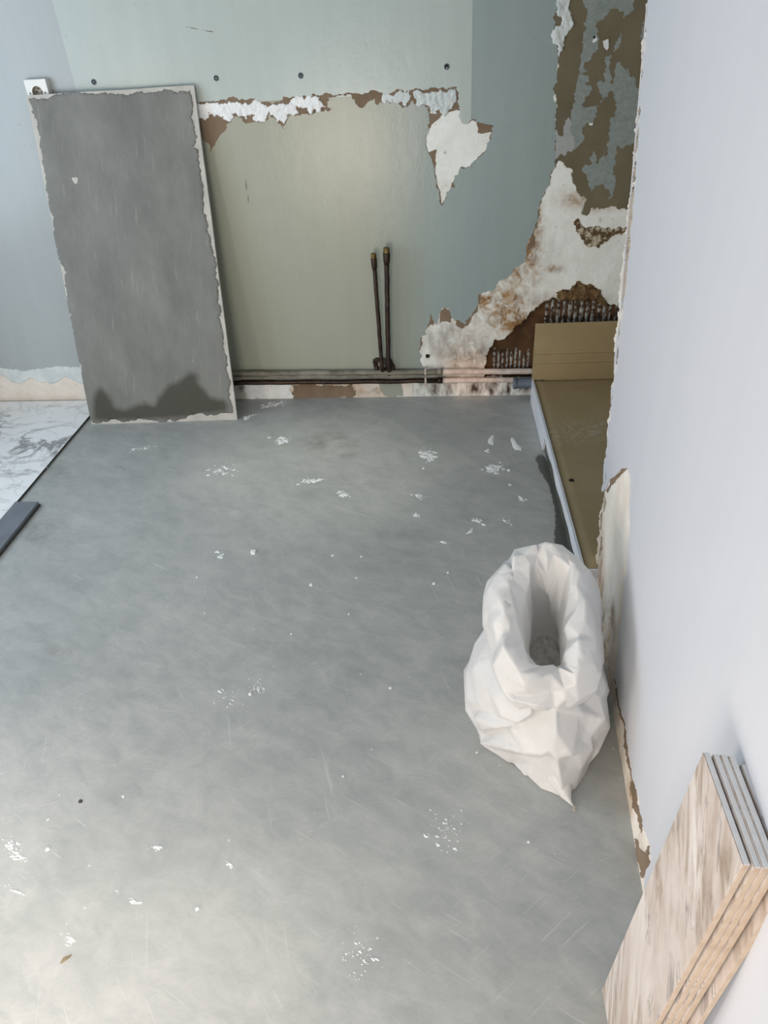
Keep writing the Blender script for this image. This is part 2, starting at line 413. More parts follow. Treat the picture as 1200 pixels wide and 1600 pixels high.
# ------------------------------------------------------------------ room shell out of the frame
X0, X1, Y0, ZC = -2.4, 1.6, -1.05, 2.55
struct(box('ceiling', (X0-.1, Y0-.1, ZC), (X1+.1, D+.12, ZC+.08), M_CEIL))
def wall_boxes(axis, c0, c1, lo, hi, holes):
    # boxes of a wall between c0..c1 thick, from lo to hi along it, around holes (a, b, z0, z1)
    bm = bmesh.new(); cur = lo
    def put(a, b, z0, z1):
        if b-a > 1e-4 and z1-z0 > 1e-4: addbox(bm, (c0, a, z0) if axis == 'x' else (a, c0, z0), (c1, b, z1) if axis == 'x' else (b, c1, z1))
    for a, b, z0, z1 in holes:
        put(cur, a, -.06, ZC); put(a, b, -.06, z0); put(a, b, z1, ZC); cur = b
    put(cur, hi, -.06, ZC); return bm
def frame_boxes(axis, c0, c1, a, b, z0, z1, w=.05):
    bm = bmesh.new()
    for p, q, u0, u1 in ((a, a+w, z0, z1), (b-w, b, z0, z1), (a+w, b-w, z1-w, z1), (a+w, b-w, z0, z0+w*.4)):
        addbox(bm, (c0, p, u0) if axis == 'x' else (p, c0, u0), (c1, q, u1) if axis == 'x' else (q, c1, u1))
    return bm
struct(finish('wall_left', wall_boxes('x', X0-.1, X0, Y0, D+.1, [(-.76, .32, 0, 1.22), (.82, 2.38, .5, 2.1)]), M_SIDEW))
struct(finish('wall_front', wall_boxes('y', Y0-.1, Y0, X0-.1, X1+.1, [(-1.40, -.32, 0, .92)]), M_SIDEW))
struct(box('wall_outer', (X1, Y0, -.06), (X1+.1, D+.1, ZC), M_SIDEW))
struct(finish('door_1', frame_boxes('x', X0-.09, X0-.05, -.76, .32, 0, 1.22), M_FRAME))
struct(finish('window_1', frame_boxes('x', X0-.09, X0-.05, .82, 2.38, .5, 2.1), M_FRAME))
struct(finish('window_2', frame_boxes('y', Y0-.09, Y0-.05, -1.40, -.32, 0, .92), M_FRAME))

# ------------------------------------------------------------------ floor
wetp = [floorp(p) for p in ((836,715),(846,708),(862,730),(884,790),(900,850),(915,905),(900,915),(880,880),(866,850),(868,800),(858,760),(843,735))]
xs = np.concatenate([[X0-.05], np.arange(-1.70, .60, .013), [1.0, X1+.05]])
ys = np.concatenate([[Y0-.1, -.5, 0, .3], np.arange(.45, D+.05, .013)])
gx, gy = np.meshgrid(xs, ys); FV = np.stack([gx.ravel(), gy.ravel()], 1)
nx = len(xs); FF = [(j*nx+i, j*nx+i+1, (j+1)*nx+i+1, (j+1)*nx+i) for j in range(len(ys)-1) for i in range(nx-1)]
me = mesh('floor', [(x, y, 0) for x, y in FV], FF, True)
d = pdist(FV, wetp); ins = inside(FV, wetp)
attr(me, 'wet', np.clip(np.where(ins, .5+d/.03, .5-d/.03), 0, 1))
def blobs(P, lst, mp):
    v = np.zeros(len(P))
    for px, py, rx, ry, s in lst:
        c = np.array(mp((px, py))); ex = np.array(mp((px+rx, py)))-c; ey = np.array(mp((px, py+ry)))-c
        A = np.linalg.inv(np.stack([ex, ey], 1)); q = (P-c)@A.T
        v = np.maximum(v, s*np.exp(-.8*(q**2).sum(1)**1.3))
    return v
attr(me, 'dust', blobs(FV, [(345,735,80,34,1),(440,690,120,40,1),(520,660,120,30,.5),(670,712,60,20,.7),(330,870,110,40,.4),(400,1075,60,40,.5),(250,1450,250,120,.5),(560,800,120,60,.35),(20,1335,60,40,.6),(690,1310,60,60,.4),(560,1400,60,60,.3)], floorp))  # plaster dust; the far blobs also paint the light pool into the colour
attr(me, 'smudge', blobs(FV, [(512,690,40,14,1),(530,712,30,8,.8),(60,830,40,18,.9),(88,735,20,16,.8),(95,1015,20,8,.7),(175,1195,18,14,.5),(620,830,40,12,.4)], floorp))
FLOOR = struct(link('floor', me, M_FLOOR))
# laid marble tiles, each 60 x 60 cm with open joints, dark glue edge along the last row
for x0, x1 in ((TX-.6, TX), (X0, TX-.603)):
    for y0, y1 in ((2.405, D-.016), (1.802, 2.402), (1.199, 1.799), (.596, 1.196), (-.007, .593)):
        o = box('floor_tile', (x0, y0, .0005), (x1, y1, .010), M_MARB, FLOOR, .0008)
        if x1 == TX:
            o.data.materials.append(M_DEDGE)
            for p in o.data.polygons:
                if p.normal.x > .9: p.material_index = 1
# plaster smears stuck to the floor
def smear(cx, cy, rx, ry, ang, n=1, seed=0, name='plaster_smear'):
    r = random.Random(seed); bm = bmesh.new()
    for k in range(n if n == 1 else n*3):
        ox, oy = (0, 0) if n == 1 else (r.gauss(0, .42)*rx, r.gauss(0, .42)*ry)
        w0 = min(r.paretovariate(1.5)*.6, 3.2)
        sx_, sy_ = (rx, ry) if n == 1 else (w0*r.uniform(.8, 1.6), w0*r.uniform(.35, .7))
        ph = r.uniform(0, 6.3); pts = []
        for i in range(12):
            t = 2*math.pi*i/12; q = 1+.28*math.sin(3*t+ph)+r.uniform(-.22, .22)
            x, y = ox+sx_*q*math.cos(t), oy+sy_*q*math.sin(t)
            pts.append((cx+x*math.cos(ang)-y*math.sin(ang), cy+x*math.sin(ang)+y*math.cos(ang)))
        P = [floorp(p) for p in pts]; c = np.mean(P, 0); h = r.uniform(.0004, .001)
        lo = [bm.verts.new((x, y, -.0003)) for x, y in P]
        hi = [bm.verts.new((c[0]+(x-c[0])*.85, c[1]+(y-c[1])*.85, h)) for x, y in P]; top = bm.verts.new((c[0], c[1], h*1.2))
        for i in range(12):
            j = (i+1) % 12
            bm.faces.new((lo[i], lo[j], hi[j], hi[i])); bm.faces.new((hi[i], hi[j], top))
    bmesh.ops.recalc_face_normals(bm, faces=bm.faces)
    return finish(name, bm, M_PLAST, FLOOR, smooth=True)
for i, s in enumerate(((440,690,15,7,-.1,16),(670,712,15,10,.2,34),(768,688,5,8,.2,1),(805,695,13,5,.95,1),(772,732,15,7,0,30),
        (485,752,22,4,-.2,12),(537,773,10,5,0,10),(345,735,26,12,0,12),(655,775,14,4,.3,8),(650,805,8,5,.2,7),(746,814,12,4,.2,12),
        (735,830,7,2.5,-.7,1),(695,848,5,2,0,3),(400,1075,16,16,.9,9),(18,1322,18,12,.7,14),(30,1340,22,6,.1,12),(110,1467,9,9,0,12),
        (225,700,22,2.5,-.15,5),(760,705,6,3,0,5),(798,758,5,3,0,2),(815,778,14,4,.5,7),(245,1325,12,4,.2,8),(360,1352,10,4,.7,5),
        (210,1410,10,4,.2,6),(345,870,6,3,0,5),(340,862,4,2.4,0,1),(700,1300,40,40,.5,16),(560,1500,40,40,.5,14),(790,815,14,5,.4,4),(428,632,22,5,-.2,14),(388,652,14,3,-.4,8),(360,1090,30,20,.6,6),(20,1390,20,8,.2,5))):
    smear(*s, seed=i)
# mortar kerb remains along the tile edge, in front of the tiles
# ------------------------------------------------------------------ back wall
strip = [(290,160),(309,160),(320,159),(353,157.6),(373,156),(397,154),(403,159.5),(419,159),(437,157.6),(446.6,151),(453,153),(476,149),(494,149),(518,147.5),(546.6,144.5),(576,144.5),(593,144.5),(617,142.6),(640,141),(652,138.7),(663,141),(698,140),(706.5,136),(713.5,135),(715,143),(714.7,160),(718,166.7),(720,187.7),(725,194),(733,192),(737.5,186.5),(747,190),(770.7,196),(769.5,206),(766,220),(758,236.7),(745,248),(735.7,259),(727.5,262),(720.5,260),(718,269),(710,283),(698,309),(689.5,322),(688,318),(687,300),(682,288),(678.5,269),(675,251),(669,239),(665.7,230),(667,209),(671.5,192),(670,176),(670,165.5),(661,164),(649,164),(645,156),(642,158.5),(633,165.5),(624,163),(615,157),(609,163),(604,158),(600,163),(593,160),(590,164),(586,155),(577,158),(572,163),(563,168),(556,160),(550,153),(545,146.5),(530,149),(513,152),(511,160),(511,167),(518,171),(514,174),(508,171),(501.7,173),(496,177),(487,178.7),(476,177.7),(470.5,179.6),(457.7,177.7),(448.5,183),(446.7,193),(441.5,201.6),(435.7,193),(428,184),(421,176),(417,188),(412,191.5),(388,192.4),(380.7,190.6),(378,184),(366,183),(362,190.6),(355,193),(342,215),(330,237),(316.5,217),(300,200),(290,190)]
plast1 = [(296,163),(309,161),(320,163),(350,161.5),(375,160),(395,159.5),(410,162),(425,163),(436,162),(445,162),(453,160),(454,156),(476,155),(487,153),(500,152),(503,160),(510,168),(505,166),(498,176),(494,171),(489,172),(487,178),(482,174),(478,168),(470,167),(463,165.5),(464,172),(455,179),(448.5,180),(447,188),(444.5,194),(441,190),(437,187.5),(434,190),(428,181),(421,174),(417,185),(412,191),(405,190),(399,189),(395,187),(394,178),(388,180),(372,181),(363,178),(362,187),(356,189),(349,186),(350,182),(346,183),(335,184),(332,178),(325,176),(326,184),(320,188),(317,185),(311,185),(296,186)]
plast2 = [(646,143),(652,140),(657,142),(680,143),(700,142),(706,138),(712,137),(714,146),(714,160),(706,170),(700,175),(693,181),(688,176),(687,171),(684,178),(672,177),(671,166),(661,163),(649,163),(647,152)]
plast3 = [(596,150),(605,146),(618,144),(640,142),(643,150),(636,163),(630,165),(624,161),(615,155),(610,160),(606,156),(600,163),(597,158)]
leaf = [(700,176),(712,172),(719,173),(720,188),(725,194),(733,192),(738,188),(745,191),(747,200),(746,207),(752,209),(768,206),(766,220),(758,236),(745,248),(735,259),(727,262),(720,260),(717,268),(709,282),(697,307),(690,320),(688,300),(683,286),(680,268),(680,250),(682,233),(669,238),(666,228),(667,209),(674,195),(684,187),(690,180)]
edge = [(872,-80),(872,0),(871,9),(868,17),(863,27),(868,35),(865,44),(861,57),(864,67),(870.7,72.7),(871,85),(870,113),(868.7,160),(868,193),(866.7,220),(866,252),(865,265),(860,281),(852,300),(844,313.5),(841,327),(840,340.5),(833.5,360),(824.5,381),(823,395),(800,426.7),(778,440),(771.7,453),(748,460),(743,483),(733,496),(726.7,506.7),(723,504),(716.7,499.7),(710,501),(706,496),(701.7,484),(695,478),(689,485),(685,498),(682.5,507.5),(679,503),(676,499),(672.5,490),(671,501.7),(667.5,511.7),(666,523),(657.5,526.7),(656.7,540),(653.7,548),(656,563),(659,570),(665,578),(640,582),(600,584),(540,585.5),(480,586),(420,587),(360,588),(330,588),(300,587)]
big = edge + [(300,660),(1120,660),(1120,-80)]
lefth = [(-250,575),(-60,579),(0,577),(21,581),(53,580),(70,578),(102,575),(121,576),(160,578),(200,576),(250,580),(305,584),(305,660),(-250,660)]
hole = Z(640,380,3,[(352,585),(360,560),(400,450),(470,425),(490,400),(550,350),(570,320),(630,272),(690,262),(720,255),(780,250),(860,245),(900,262),(930,285),(980,290)])+[(1080,477),(1080,592),(757,592)]
jB = lambda q, a=.2, m=2.2, s=1: [back(p) for p in jag(q, a, m, s)]
J_strip, J_big, J_left, J_hole, J_leaf = jB(strip, .16), jB(big, .12, 3), jB(lefth, .12, 3, 4), jB(hole, .14, 2.5, 5), jB(leaf, .06, 3, 6)
wallrect = [(X0-.02, -.02), (X1, -.02), (X1, ZC), (X0-.02, ZC)]
stains = [(775,470,60,26,1),(800,500,40,30,1),(828,390,16,40,1),(838,350,10,30,.9),(812,430,30,20,.8),(735,560,60,30,.55),(905,312,30,14,.7),(935,322,40,8,.6),(865,420,14,6,.8),(765,215,10,14,.25),(700,300,20,20,.2),(850,470,40,12,.5),(740,520,60,30,.4),(520,612,40,10,.9),(590,612,16,8,.6)]
moulds = [(700,606,60,16,1),(770,606,70,16,1.2),(820,600,60,14,1.1),(660,600,26,12,1),(690,530,34,26,.6),(735,550,34,20,.7),(720,575,60,8,.5),(668,545,14,14,.5),(850,395,40,30,.2),(390,595,30,14,.5),(380,606,14,8,.8),(900,470,60,10,.5),(560,600,200,6,.5)]
def gyp_attrs(lst_s, lst_m, mp): return {'stain': lambda P: blobs(P, lst_s, mp), 'mould': lambda P: blobs(P, lst_m, mp)}
WALLB = layer('wall_back', wallrect, [J_hole], map_back(0), .0125, M_GYP, None, .02, attrs=gyp_attrs(stains, moulds, back))
struct(WALLB)
olive = [(p[0], p[1]) for p in edge[:18]][::-1] + [(1120,-80),(1120,319),(1000,321),(985,323),(975,325),(955,322),(940,325),(930,327),(924,325),(921,334),(916,337),(909,332),(912,322),(918,312),(911,307),(902,300),(897,287),(893,275),(886,262),(880,253),(873,251),(868,262)]
J_olive = jB(olive, .14, 2.2, 12)
# a finer gypsum sheet where the skin is gone, so that stains have sharp shapes
vis = [(640,470),(760,400),(830,250),(1090,225),(1090,640),(640,640)]
layer('stained_gypsum', [back(p) for p in vis], [J_hole, J_olive], map_back(.0004), .0004, M_GYP, WALLB, .006, clip=[J_big], relief=lambda p: .0012*noise.fractal(Vector((p[0]*14, p[1]*14, 3)), .8, 2.1, 5), attrs=gyp_attrs(stains, moulds, back))
layer('skirting_gypsum', [back(p) for p in ((300,580),(645,575),(645,650),(300,650))], [], map_back(.0012), .0012, M_GYP2, WALLB, .006, clip=[J_big], relief=lambda p: .0009*noise.fractal(Vector((p[0]*16, p[1]*16, 9)), .8, 2.1, 5), attrs=gyp_attrs([(520,612,60,12,.8),(595,612,18,8,.7)], [(392,594,20,8,.8),(380,604,14,8,.9)], back))
layer('skirting_gypsum', J_left, [], map_back(.0012), .0012, M_GYP2, WALLB, .008, clip=[wallrect], relief=lambda p: .0009*noise.fractal(Vector((p[0]*12, p[1]*20, 9)), .8, 2.1, 5), attrs=gyp_attrs([(60,625,120,6,.16)], [], back))
layer('paint_layer', wallrect, [J_strip, J_big, J_left], map_back(.0018), .0018, M_PAINT, WALLB, .08)
layer('brown_paper', J_strip, [J_leaf], map_back(.0007), .0007, M_PAPER, WALLB)
lump = lambda k, a, sc=60, o=0: (lambda p: k+a*noise.fractal(Vector((p[0]*sc, p[1]*sc, o)), .7, 2.2, 4))
layer('plaster_ridge', jB(plast1, .2, 2, 8), [], map_back(.002), .002, M_PLAST, WALLB, .004, relief=lump(.002, .0026, 75))
layer('plaster_ridge', jB(plast2, .2, 2, 9), [], map_back(.002), .002, M_BLUEPLAST, WALLB, .004, relief=lump(.003, .004, 60, 4))
layer('plaster_ridge', jB(plast3, .2, 2, 10), [], map_back(.002), .002, M_BLUEPLAST, WALLB, .004, relief=lump(.001, .001, 60, 7))
# olive board paper at the right with torn grey patches on it
layer('olive_paper', J_olive, [], map_back(.0008), .0008, M_DPAPER, WALLB, clip=[wallrect, J_big])
t1 = Z(860,0,7.5,[(400,-420),(990,-420),(990,0),(975,120),(880,185),(850,210),(860,130),(790,95),(700,110),(680,160),(620,230),(555,250),(545,380),(555,420),(560,490),(575,500),(540,590),(490,640),(470,700),(400,730),(390,790),(430,830),(360,850),(370,870),(450,890),(455,950),(400,975),(420,990),(480,1010),(490,1050),(440,1120),(400,1140),(400,1180),(370,1220),(500,1250),(570,1240),(530,1350),(540,1370),(500,1420),(430,1440),(380,1490)])+Z(860,180,7.5,[(375,230),(400,230),(390,290),(340,350),(270,410),(245,430),(245,60)])+Z(860,0,7.5,[(265,1250),(270,1100),(300,1050),(320,950),(345,850),(360,700),(380,560),(385,420),(395,300),(420,260),(430,180),(440,100),(400,80)])
lil = Z(860,180,7.5,[(210,20),(240,60),(250,430),(200,420),(180,475),(120,450),(50,545),(52,200),(60,150),(90,230),(130,248),(155,225),(150,190)])
t2 = Z(860,0,7.5,[(545,980),(600,935),(640,950),(660,780),(640,700),(650,660),(700,640),(715,670),(700,750),(690,980),(740,985),(750,850),(770,770),(800,720),(830,770),(880,830),(920,790),(935,900),(980,880),(1010,1030),(1045,1040),(1080,1240),(1080,1500)])+Z(860,180,7.5,[(1080,180),(1060,330),(900,340),(850,390),(820,390),(800,350),(770,400),(760,470),(745,510),(770,550),(740,600),(730,700),(755,800),(745,870),(720,960),(670,980),(705,920),(690,880),(640,860),(620,810),(570,820),(520,810),(515,860),(470,900),(440,800),(410,680),(370,670),(370,630),(420,575),(440,590),(490,570),(510,420),(525,560),(560,570),(590,500),(620,420),(640,520),(680,380),(690,290),(680,200),(690,60),(750,20)])+Z(860,0,7.5,[(760,1360),(775,1280),(760,1180),(730,1130),(720,1060),(680,1090),(680,1140),(590,1210),(570,1050)])
t3 = Z(860,0,7.5,[(1090,250),(1200,230),(1200,400),(1130,530),(1090,530),(1070,470),(1040,430),(1070,340)])
t4 = Z(860,0,7.5,[(830,380),(845,420),(815,520),(770,580),(735,610),(760,520),(800,440)])
for i, (q, m) in enumerate(((t1, M_TEAL), (t2, M_TEAL), (t3, M_TEAL), (t4, M_TEAL), (lil, M_LILAC))):
    layer('grey_paper_patch', jB(q, .16, 1.6, 20+i), [], map_back(.0013+.0003*(i == 4)), .0006, m, WALLB, clip=[wallrect, J_big])
w1 = Z(860,0,7.5,[(90,-400),(235,-400),(235,0),(215,80),(240,140),(260,320),(200,400),(165,470),(130,600),(100,670),(95,540),(30,510),(10,430),(50,320),(110,300),(135,200),(75,180),(65,140),(90,90)])
layer('plaster_ridge', jB(w1, .12, 2, 31), [], map_back(.0025), .002, M_BLUEPLAST, WALLB, .004, relief=lump(.003, .0035, 50, 3))
for i, q in enumerate(([(490,490),(540,400),(555,460),(520,495)], [(610,480),(680,460),(680,560),(660,590),(625,550)], [(450,1440),(500,1435),(495,1465),(455,1465)])):
    layer('plaster_fleck', jB(Z(860,0,7.5,q), .1, 2, 40+i), [], map_back(.003), .003, M_PLAST, WALLB)
# brown patches on the gypsum and paper slivers along the torn edge
rustp = Z(820,300,6.667,[(500,310),(555,270),(575,320),(680,360),(770,350),(880,370),(960,370),(1090,340),(1090,405),(900,470),(775,540),(775,580),(690,570),(610,530),(575,470),(530,400)])
layer('flaking_paper', jB(rustp, .2, 1.6, 50), [], map_back(.0024), .002, M_RUST, WALLB, .005, relief=lump(.0005, .002, 80, 2))
fib = Z(820,300,6.667,[(340,1110),(345,1040),(400,1010),(470,1030),(520,975),(640,970),(720,985),(790,1050),(850,1140),(870,1180),(800,1170),(740,1110),(640,1120),(520,1130),(440,1110),(380,1130)])
layer('torn_fibre', jB(fib, .2, 1.6, 51), [], map_back(.004), .012, M_FIBRE, WALLB, .005, relief=lump(.001, .006, 60, 5))
sl = [[(853,299),(844,313),(840,330),(839,342),(830,368),(824,382),(822,398),(834,385),(836,372),(838,356),(842,340),(844,320)],
      [(672,490),(675.5,499),(679,504),(677,508),(673,507),(667,513),(668,508),(671,502)],
      [(695,478),(701,484),(705.5,496),(704,504),(697,502),(690,503),(685,507),(687,495),(689,485)],
      [(711,500),(717,500),(724,505),(727,509),(722,514),(716,511),(712,507)],
      [(657,527),(660,527),(659,540),(657,546),(654,548),(657,540)],
      [(733,496),(743,483),(747,461),(751,460),(746,486),(736,500),(728,510)]]
for i, q in enumerate(sl): layer('brown_paper', jB(q, .1, 2, 60+i), [], map_back(.0012), .0008, M_PAPER, WALLB, clip=[J_big])
bs = [(456,600),(480,599),(552,598),(550,604),(556,612),(557,618),(520,621),(470,624),(460,624),(457,612)]
layer('brown_paper', jB(bs, .14, 2, 70), [], map_back(.0030), .002, M_PAPER, WALLB)
ps = [(592,598),(626,597),(630,618),(612,620),(600,617),(594,610)]
layer('paint_remnant', jB(ps, .1, 2, 71), [], map_back(.0032), .002, M_PAINT, WALLB)
pl = [(382,601),(440,598),(455,601),(452,608),(460,618),(458,628),(430,629),(410,628),(390,623),(380,612)]
layer('plaster_ridge', jB(pl, .16, 2, 72), [], map_back(.003), .003, M_PLAST, WALLB, .005, relief=lump(.001, .003, 40, 8), clip=[wallrect])
for i, (pa, pb, w) in enumerate((((292,42),(333,49.5),1.2),((384,280),(386,300),.9),((388,305),(388,318),.9),((397,277),(399,286),.9))):
    q = [(pa[0]-w*.6, pa[1]+w*.4), (pa[0]+w*.4, pa[1]-w*.6), (pb[0]+w*.3, pb[1]-w*.5), (pb[0], pb[1]+w*.6)]
    layer('scuff_mark', jB(q, .05, 4, 120+i), [], map_back(.0020), .0002, M_OLDP, WALLB)
q = back((668, 556)); tube('drill_hole', [(q[0], D+.004, q[1]), (q[0], D-.0030, q[1])], .0085, M_DARK, WALLB, 12, .15)
q = back((928.5, 58)); tube('drill_hole', [(q[0], D+.004, q[1]), (q[0], D-.0034, q[1])], .004, M_DARK, WALLB, 12, .1)
# filler lip along the top of the bare skirting strip at the left
lip = [(-250,572),(-60,576),(0,574),(21,578),(53,577),(70,575),(102,572),(121,573),(150,574),(150,600),(123,598),(102,588),(83,599),(64,597),(51,590),(34,599),(17,595),(0,583),(-40,592),(-90,584),(-140,596),(-250,590)]
layer('filler_lip', jB(lip, .08, 3, 73), [], map_back(.0025), .002, M_BLUEPLAST, WALLB, .006, relief=lump(.002, .003, 30, 1))
# what the hole lays bare: brown backing with combed adhesive
b0, b1 = back((740, 660)), back((1120, 430))
bb = box('backing_board', (b0[0], D+.0135, -.02), (X1, D+.03, b1[1]), M_BACKB, WALLB)
def mortar(x, z0, z1, w, seed):
    r = random.Random(seed); V, F = [], []; k = 10
    for i in range(k+1):
        z = z0+(z1-z0)*i/k; hw = w*r.uniform(.6, 1.1)*(.5 if i in (0, k) else 1); d = .004*r.uniform(.4, 1); c = x+r.uniform(-.1, .1)*w
        V += [(c-hw, D+.0134, z), (c-hw*.35, D+.0134-d, z), (c+hw*.35, D+.0134-d, z), (c+hw, D+.0134, z)]
    for i in range(k):
        for j in range(3): F.append((i*4+j, i*4+j+1, i*4+5+j, i*4+4+j))
    F += [(3, 2, 1, 0), tuple(k*4+j for j in range(4))]
    link('mortar_ridge', mesh('mortar_ridge', V, F, True), M_MORT, WALLB)
for i in range(13):
    px = 853+i*9.0; a, b = back((px, 508)), back((px, 470))
    mortar(a[0], a[1], b[1]-.03*rng.random()*(i > 8), .0085, i)
for i in range(9):
    px = 772+i*6.6; a, b = back((px, 578)), back((px, 545+(i*7 % 5)*2)); mortar(a[0], a[1], b[1], .0055, i+50)

# ------------------------------------------------------------------ partition wall at the right
redge = [(1019,-60),(1014,0),(1010,60),(1005,120),(1001,150),(1003,172),(1000,200),(995,260),(990,330),(985,400),(978,460),(970,520),(962,590),(955,640),(950,690),(944,740),(938,800),(934,860),(931,900),(930,946)]
E = [right(p) for p in redge]; s_top = E[0][0]+(ZC-E[0][1])*(.03)
core = [right(p) for p in jag([(x-1.3, y) for x, y in redge[:12]]+[(x-1, y) for x, y in redge[12:]], .12, 3, 81)[:-1]]
core = [c for c in core if c[1] < 1.42]
sN = -(RA[1]-Y0)/RD[1]
rect = [(s_top+.005, ZC)] + core + [(right((930, 944))[0], -.02), (sN, -.02), (sN, ZC)]
torn = [(947,765),(954,749.5),(963,743),(974,731.5),(981,731.5),(985.5,743),(985.5,803.5),(981,875.5),(975.6,911.5),(974,938.5),(967.5,1015),(962,1055.5),(967.5,1091.5),(978.8,1132),(985.5,1190.5),(992,1222),(1000,1262.5),(1006,1290),(1017,1321),(1018,1348),(1008,1372),(1006,1460),(900,1460),(900,770),(943,768)]
stR = [(938,900,5,110,.7),(946,1000,9,70,.8),(957,970,4,28,.9),(966,1170,5,60,.4),(985,1240,5,30,.7),(1000,1330,6,30,.4)]
moR = [(940,930,6,80,.6),(957,965,5,26,.9),(958,1090,6,30,.5),(1003,1350,8,20,.5)]
rA = lambda l: {'stain': lambda P: blobs(P, stR, right), 'mould': lambda P: blobs(P, moR, right)}
WALLR = layer('wall_right', rect, [], map_right(0), .07, M_GYP2, None, .03, attrs=rA(0))
struct(WALLR)
jR = lambda q, a=.1, m=2.5, s=1: [right(p) for p in jag(q, a, m, s)]
tornS = [(944,765),(990,725),(1000,1000),(1000,1200),(1030,1300),(1030,1400),(1010,1440),(960,1440),(925,960),(925,770)]
J_torn = jR(torn, .07, 2.5, 83)
layer('bare_gypsum', [right(p) for p in ((900,700),(1040,700),(1040,1450),(900,1450))], [], map_right(.0003), .0003, M_GYP2, WALLR, .005, clip=[J_torn, rect], relief=lambda p: .001*noise.fractal(Vector((p[0]*14, p[1]*14, 5)), .8, 2.1, 5), attrs=rA(0))
pedge = [right(p) for p in jag(redge, .05, 3, 84)]; pedge = [c for c in pedge if c[1] < 1.42]
layer('paint_layer', [(s_top, ZC)]+pedge+[(right((930, 944))[0], -.02), (sN, -.02), (sN, ZC)], [J_torn], map_right(.0022), .0022, M_PPAINT, WALLR, .1)
pr = [[(947,766),(954,750),(963,744),(974,732),(981,732),(977,736),(966,747),(956,758),(950,770)],
      [(962,1056),(967.5,1091),(978.8,1132),(985.5,1190),(992,1222),(1000,1262),(1006,1290),(1003,1302),(999,1285),(993,1268),(988,1262),(987,1240),(983,1200),(976,1140),(966,1100)],
      [(1017,1321),(1018,1348),(1008,1372),(1003,1372),(996,1345),(992,1310),(997,1312),(1004,1330),(1010,1334),(1013,1322)]]
for i, q in enumerate(pr): layer('brown_paper', jR(q, .1, 2, 86+i), [], map_right(.0014), .001, M_PAPER, WALLR)

# ------------------------------------------------------------------ leaning board
bl, br_, tl = U(143, 663), U(371, 656), UY(42, 150, 2.945)
bl.z = br_.z = 0; u = (br_-bl); BW = u.length; u.normalize(); v = tl-bl; v -= u*v.dot(u); BH = v.length; v.normalize()
nb = u.cross(v).normalized()
if nb.y > 0: nb = -nb
BM = Matrix((u, v, nb)).transposed().to_4x4(); BM.translation = bl
def onboard(p):
    d = ray(*p); t = (bl-CAM).dot(nb)/d.dot(nb); q = CAM+d*t-bl; return (q.dot(u), q.dot(v))
BOARD = empty('cement_board'); BOARD.matrix_world = BM
tag(BOARD, 'tall pale board smeared with grey cement adhesive leaning against the back wall', 'board')
T = .013
outl = [onboard(p) for p in ((143,663),(371,656),(303,133),(41,149))]; outl[0] = (outl[0][0], 0.); outl[1] = (outl[1][0], 0.)
o = layer('panel', jag(outl, .0016, .03, 5), [], lambda a, b, k: (a, b, -k), T, M_BARE, None, .1)
bm = bmesh.new(); bm.from_mesh(o.data); g = [vv for vv in bm.verts if vv.co.z < -T+1e-5]
ev = bmesh.ops.contextual_create(bm, geom=[e for e in bm.edges if all(x in set(g) for x in e.verts) and len(e.link_faces) == 1]); bm.to_mesh(o.data); bm.free()
o.parent = BOARD
cem = Z(0,0,3,[(133,462),(160,458),(210,464),(250,448),(300,438),(400,436),(450,441),(560,441),(640,431),(680,439),(730,432),(760,426),(850,426),(890,424),(897,445),(905,500),(900,560),(905,690),(930,700),(935,760),(945,850),(955,950),(975,1050),(990,1150),(1000,1200)])+[(341,460),(349,540),(354,573),(360,617),(364,645),(340,648),(320,648),(293,650),(290,654),(233,656),(190,659),(160,658),(152,662),(145,660),(139,652),(127,583),(118,540),(105,470),(92,400),(79,330),(66,250),(54,180),(46,158)]
damp = [(147,656),(145,625),(150,612),(157,605),(165,612),(172,620),(180,636),(195,640),(210,634),(225,628),(240,632),(250,618),(265,600),(280,596),(287,588),(296,580),(306,583),(313,600),(330,622),(350,625),(357,634),(355,644),(320,647),(290,652),(230,656),(160,658)]
dmp = [onboard(p) for p in damp]
def dampv(P):
    dd = pdist(P, dmp); i = inside(P, dmp); return np.clip(np.where(i, .5+dd/.05, .5-dd/.05), 0, 1)
o = layer('cement_layer', [onboard(p) for p in jag(cem, .12, 2.2, 91)], [], lambda a, b, k: (a, b, .0016-k), .0016, M_CEM, None, .012, clip=[outl], relief=lambda p: .0008*noise.fractal(Vector((p[0]*9, p[1]*4, 2)), .8, 2, 4), attrs={'damp': dampv})
o.parent = BOARD
q = onboard((118, 282)); pts = [(q[0]+.010*math.cos(t)*(1+.4*math.sin(3*t)), q[1]+.015*math.sin(t)*(1+.3*math.cos(2*t))) for t in np.linspace(0, 6.2, 12)]
o = layer('plaster_fleck', pts, [], lambda a, b, k: (a, b, .0028-k), .002, M_BARE, None); o.parent = BOARD

# ------------------------------------------------------------------ socket
SO = empty('electrical_socket', (-1.4815, D, 1.238)); tag(SO, 'white wall socket with round recessed outlet above the leaning board', 'socket')
S2, SD = .0405, .030
bm = bmesh.new(); nseg = 32; R0, R1 = .0195, .0190
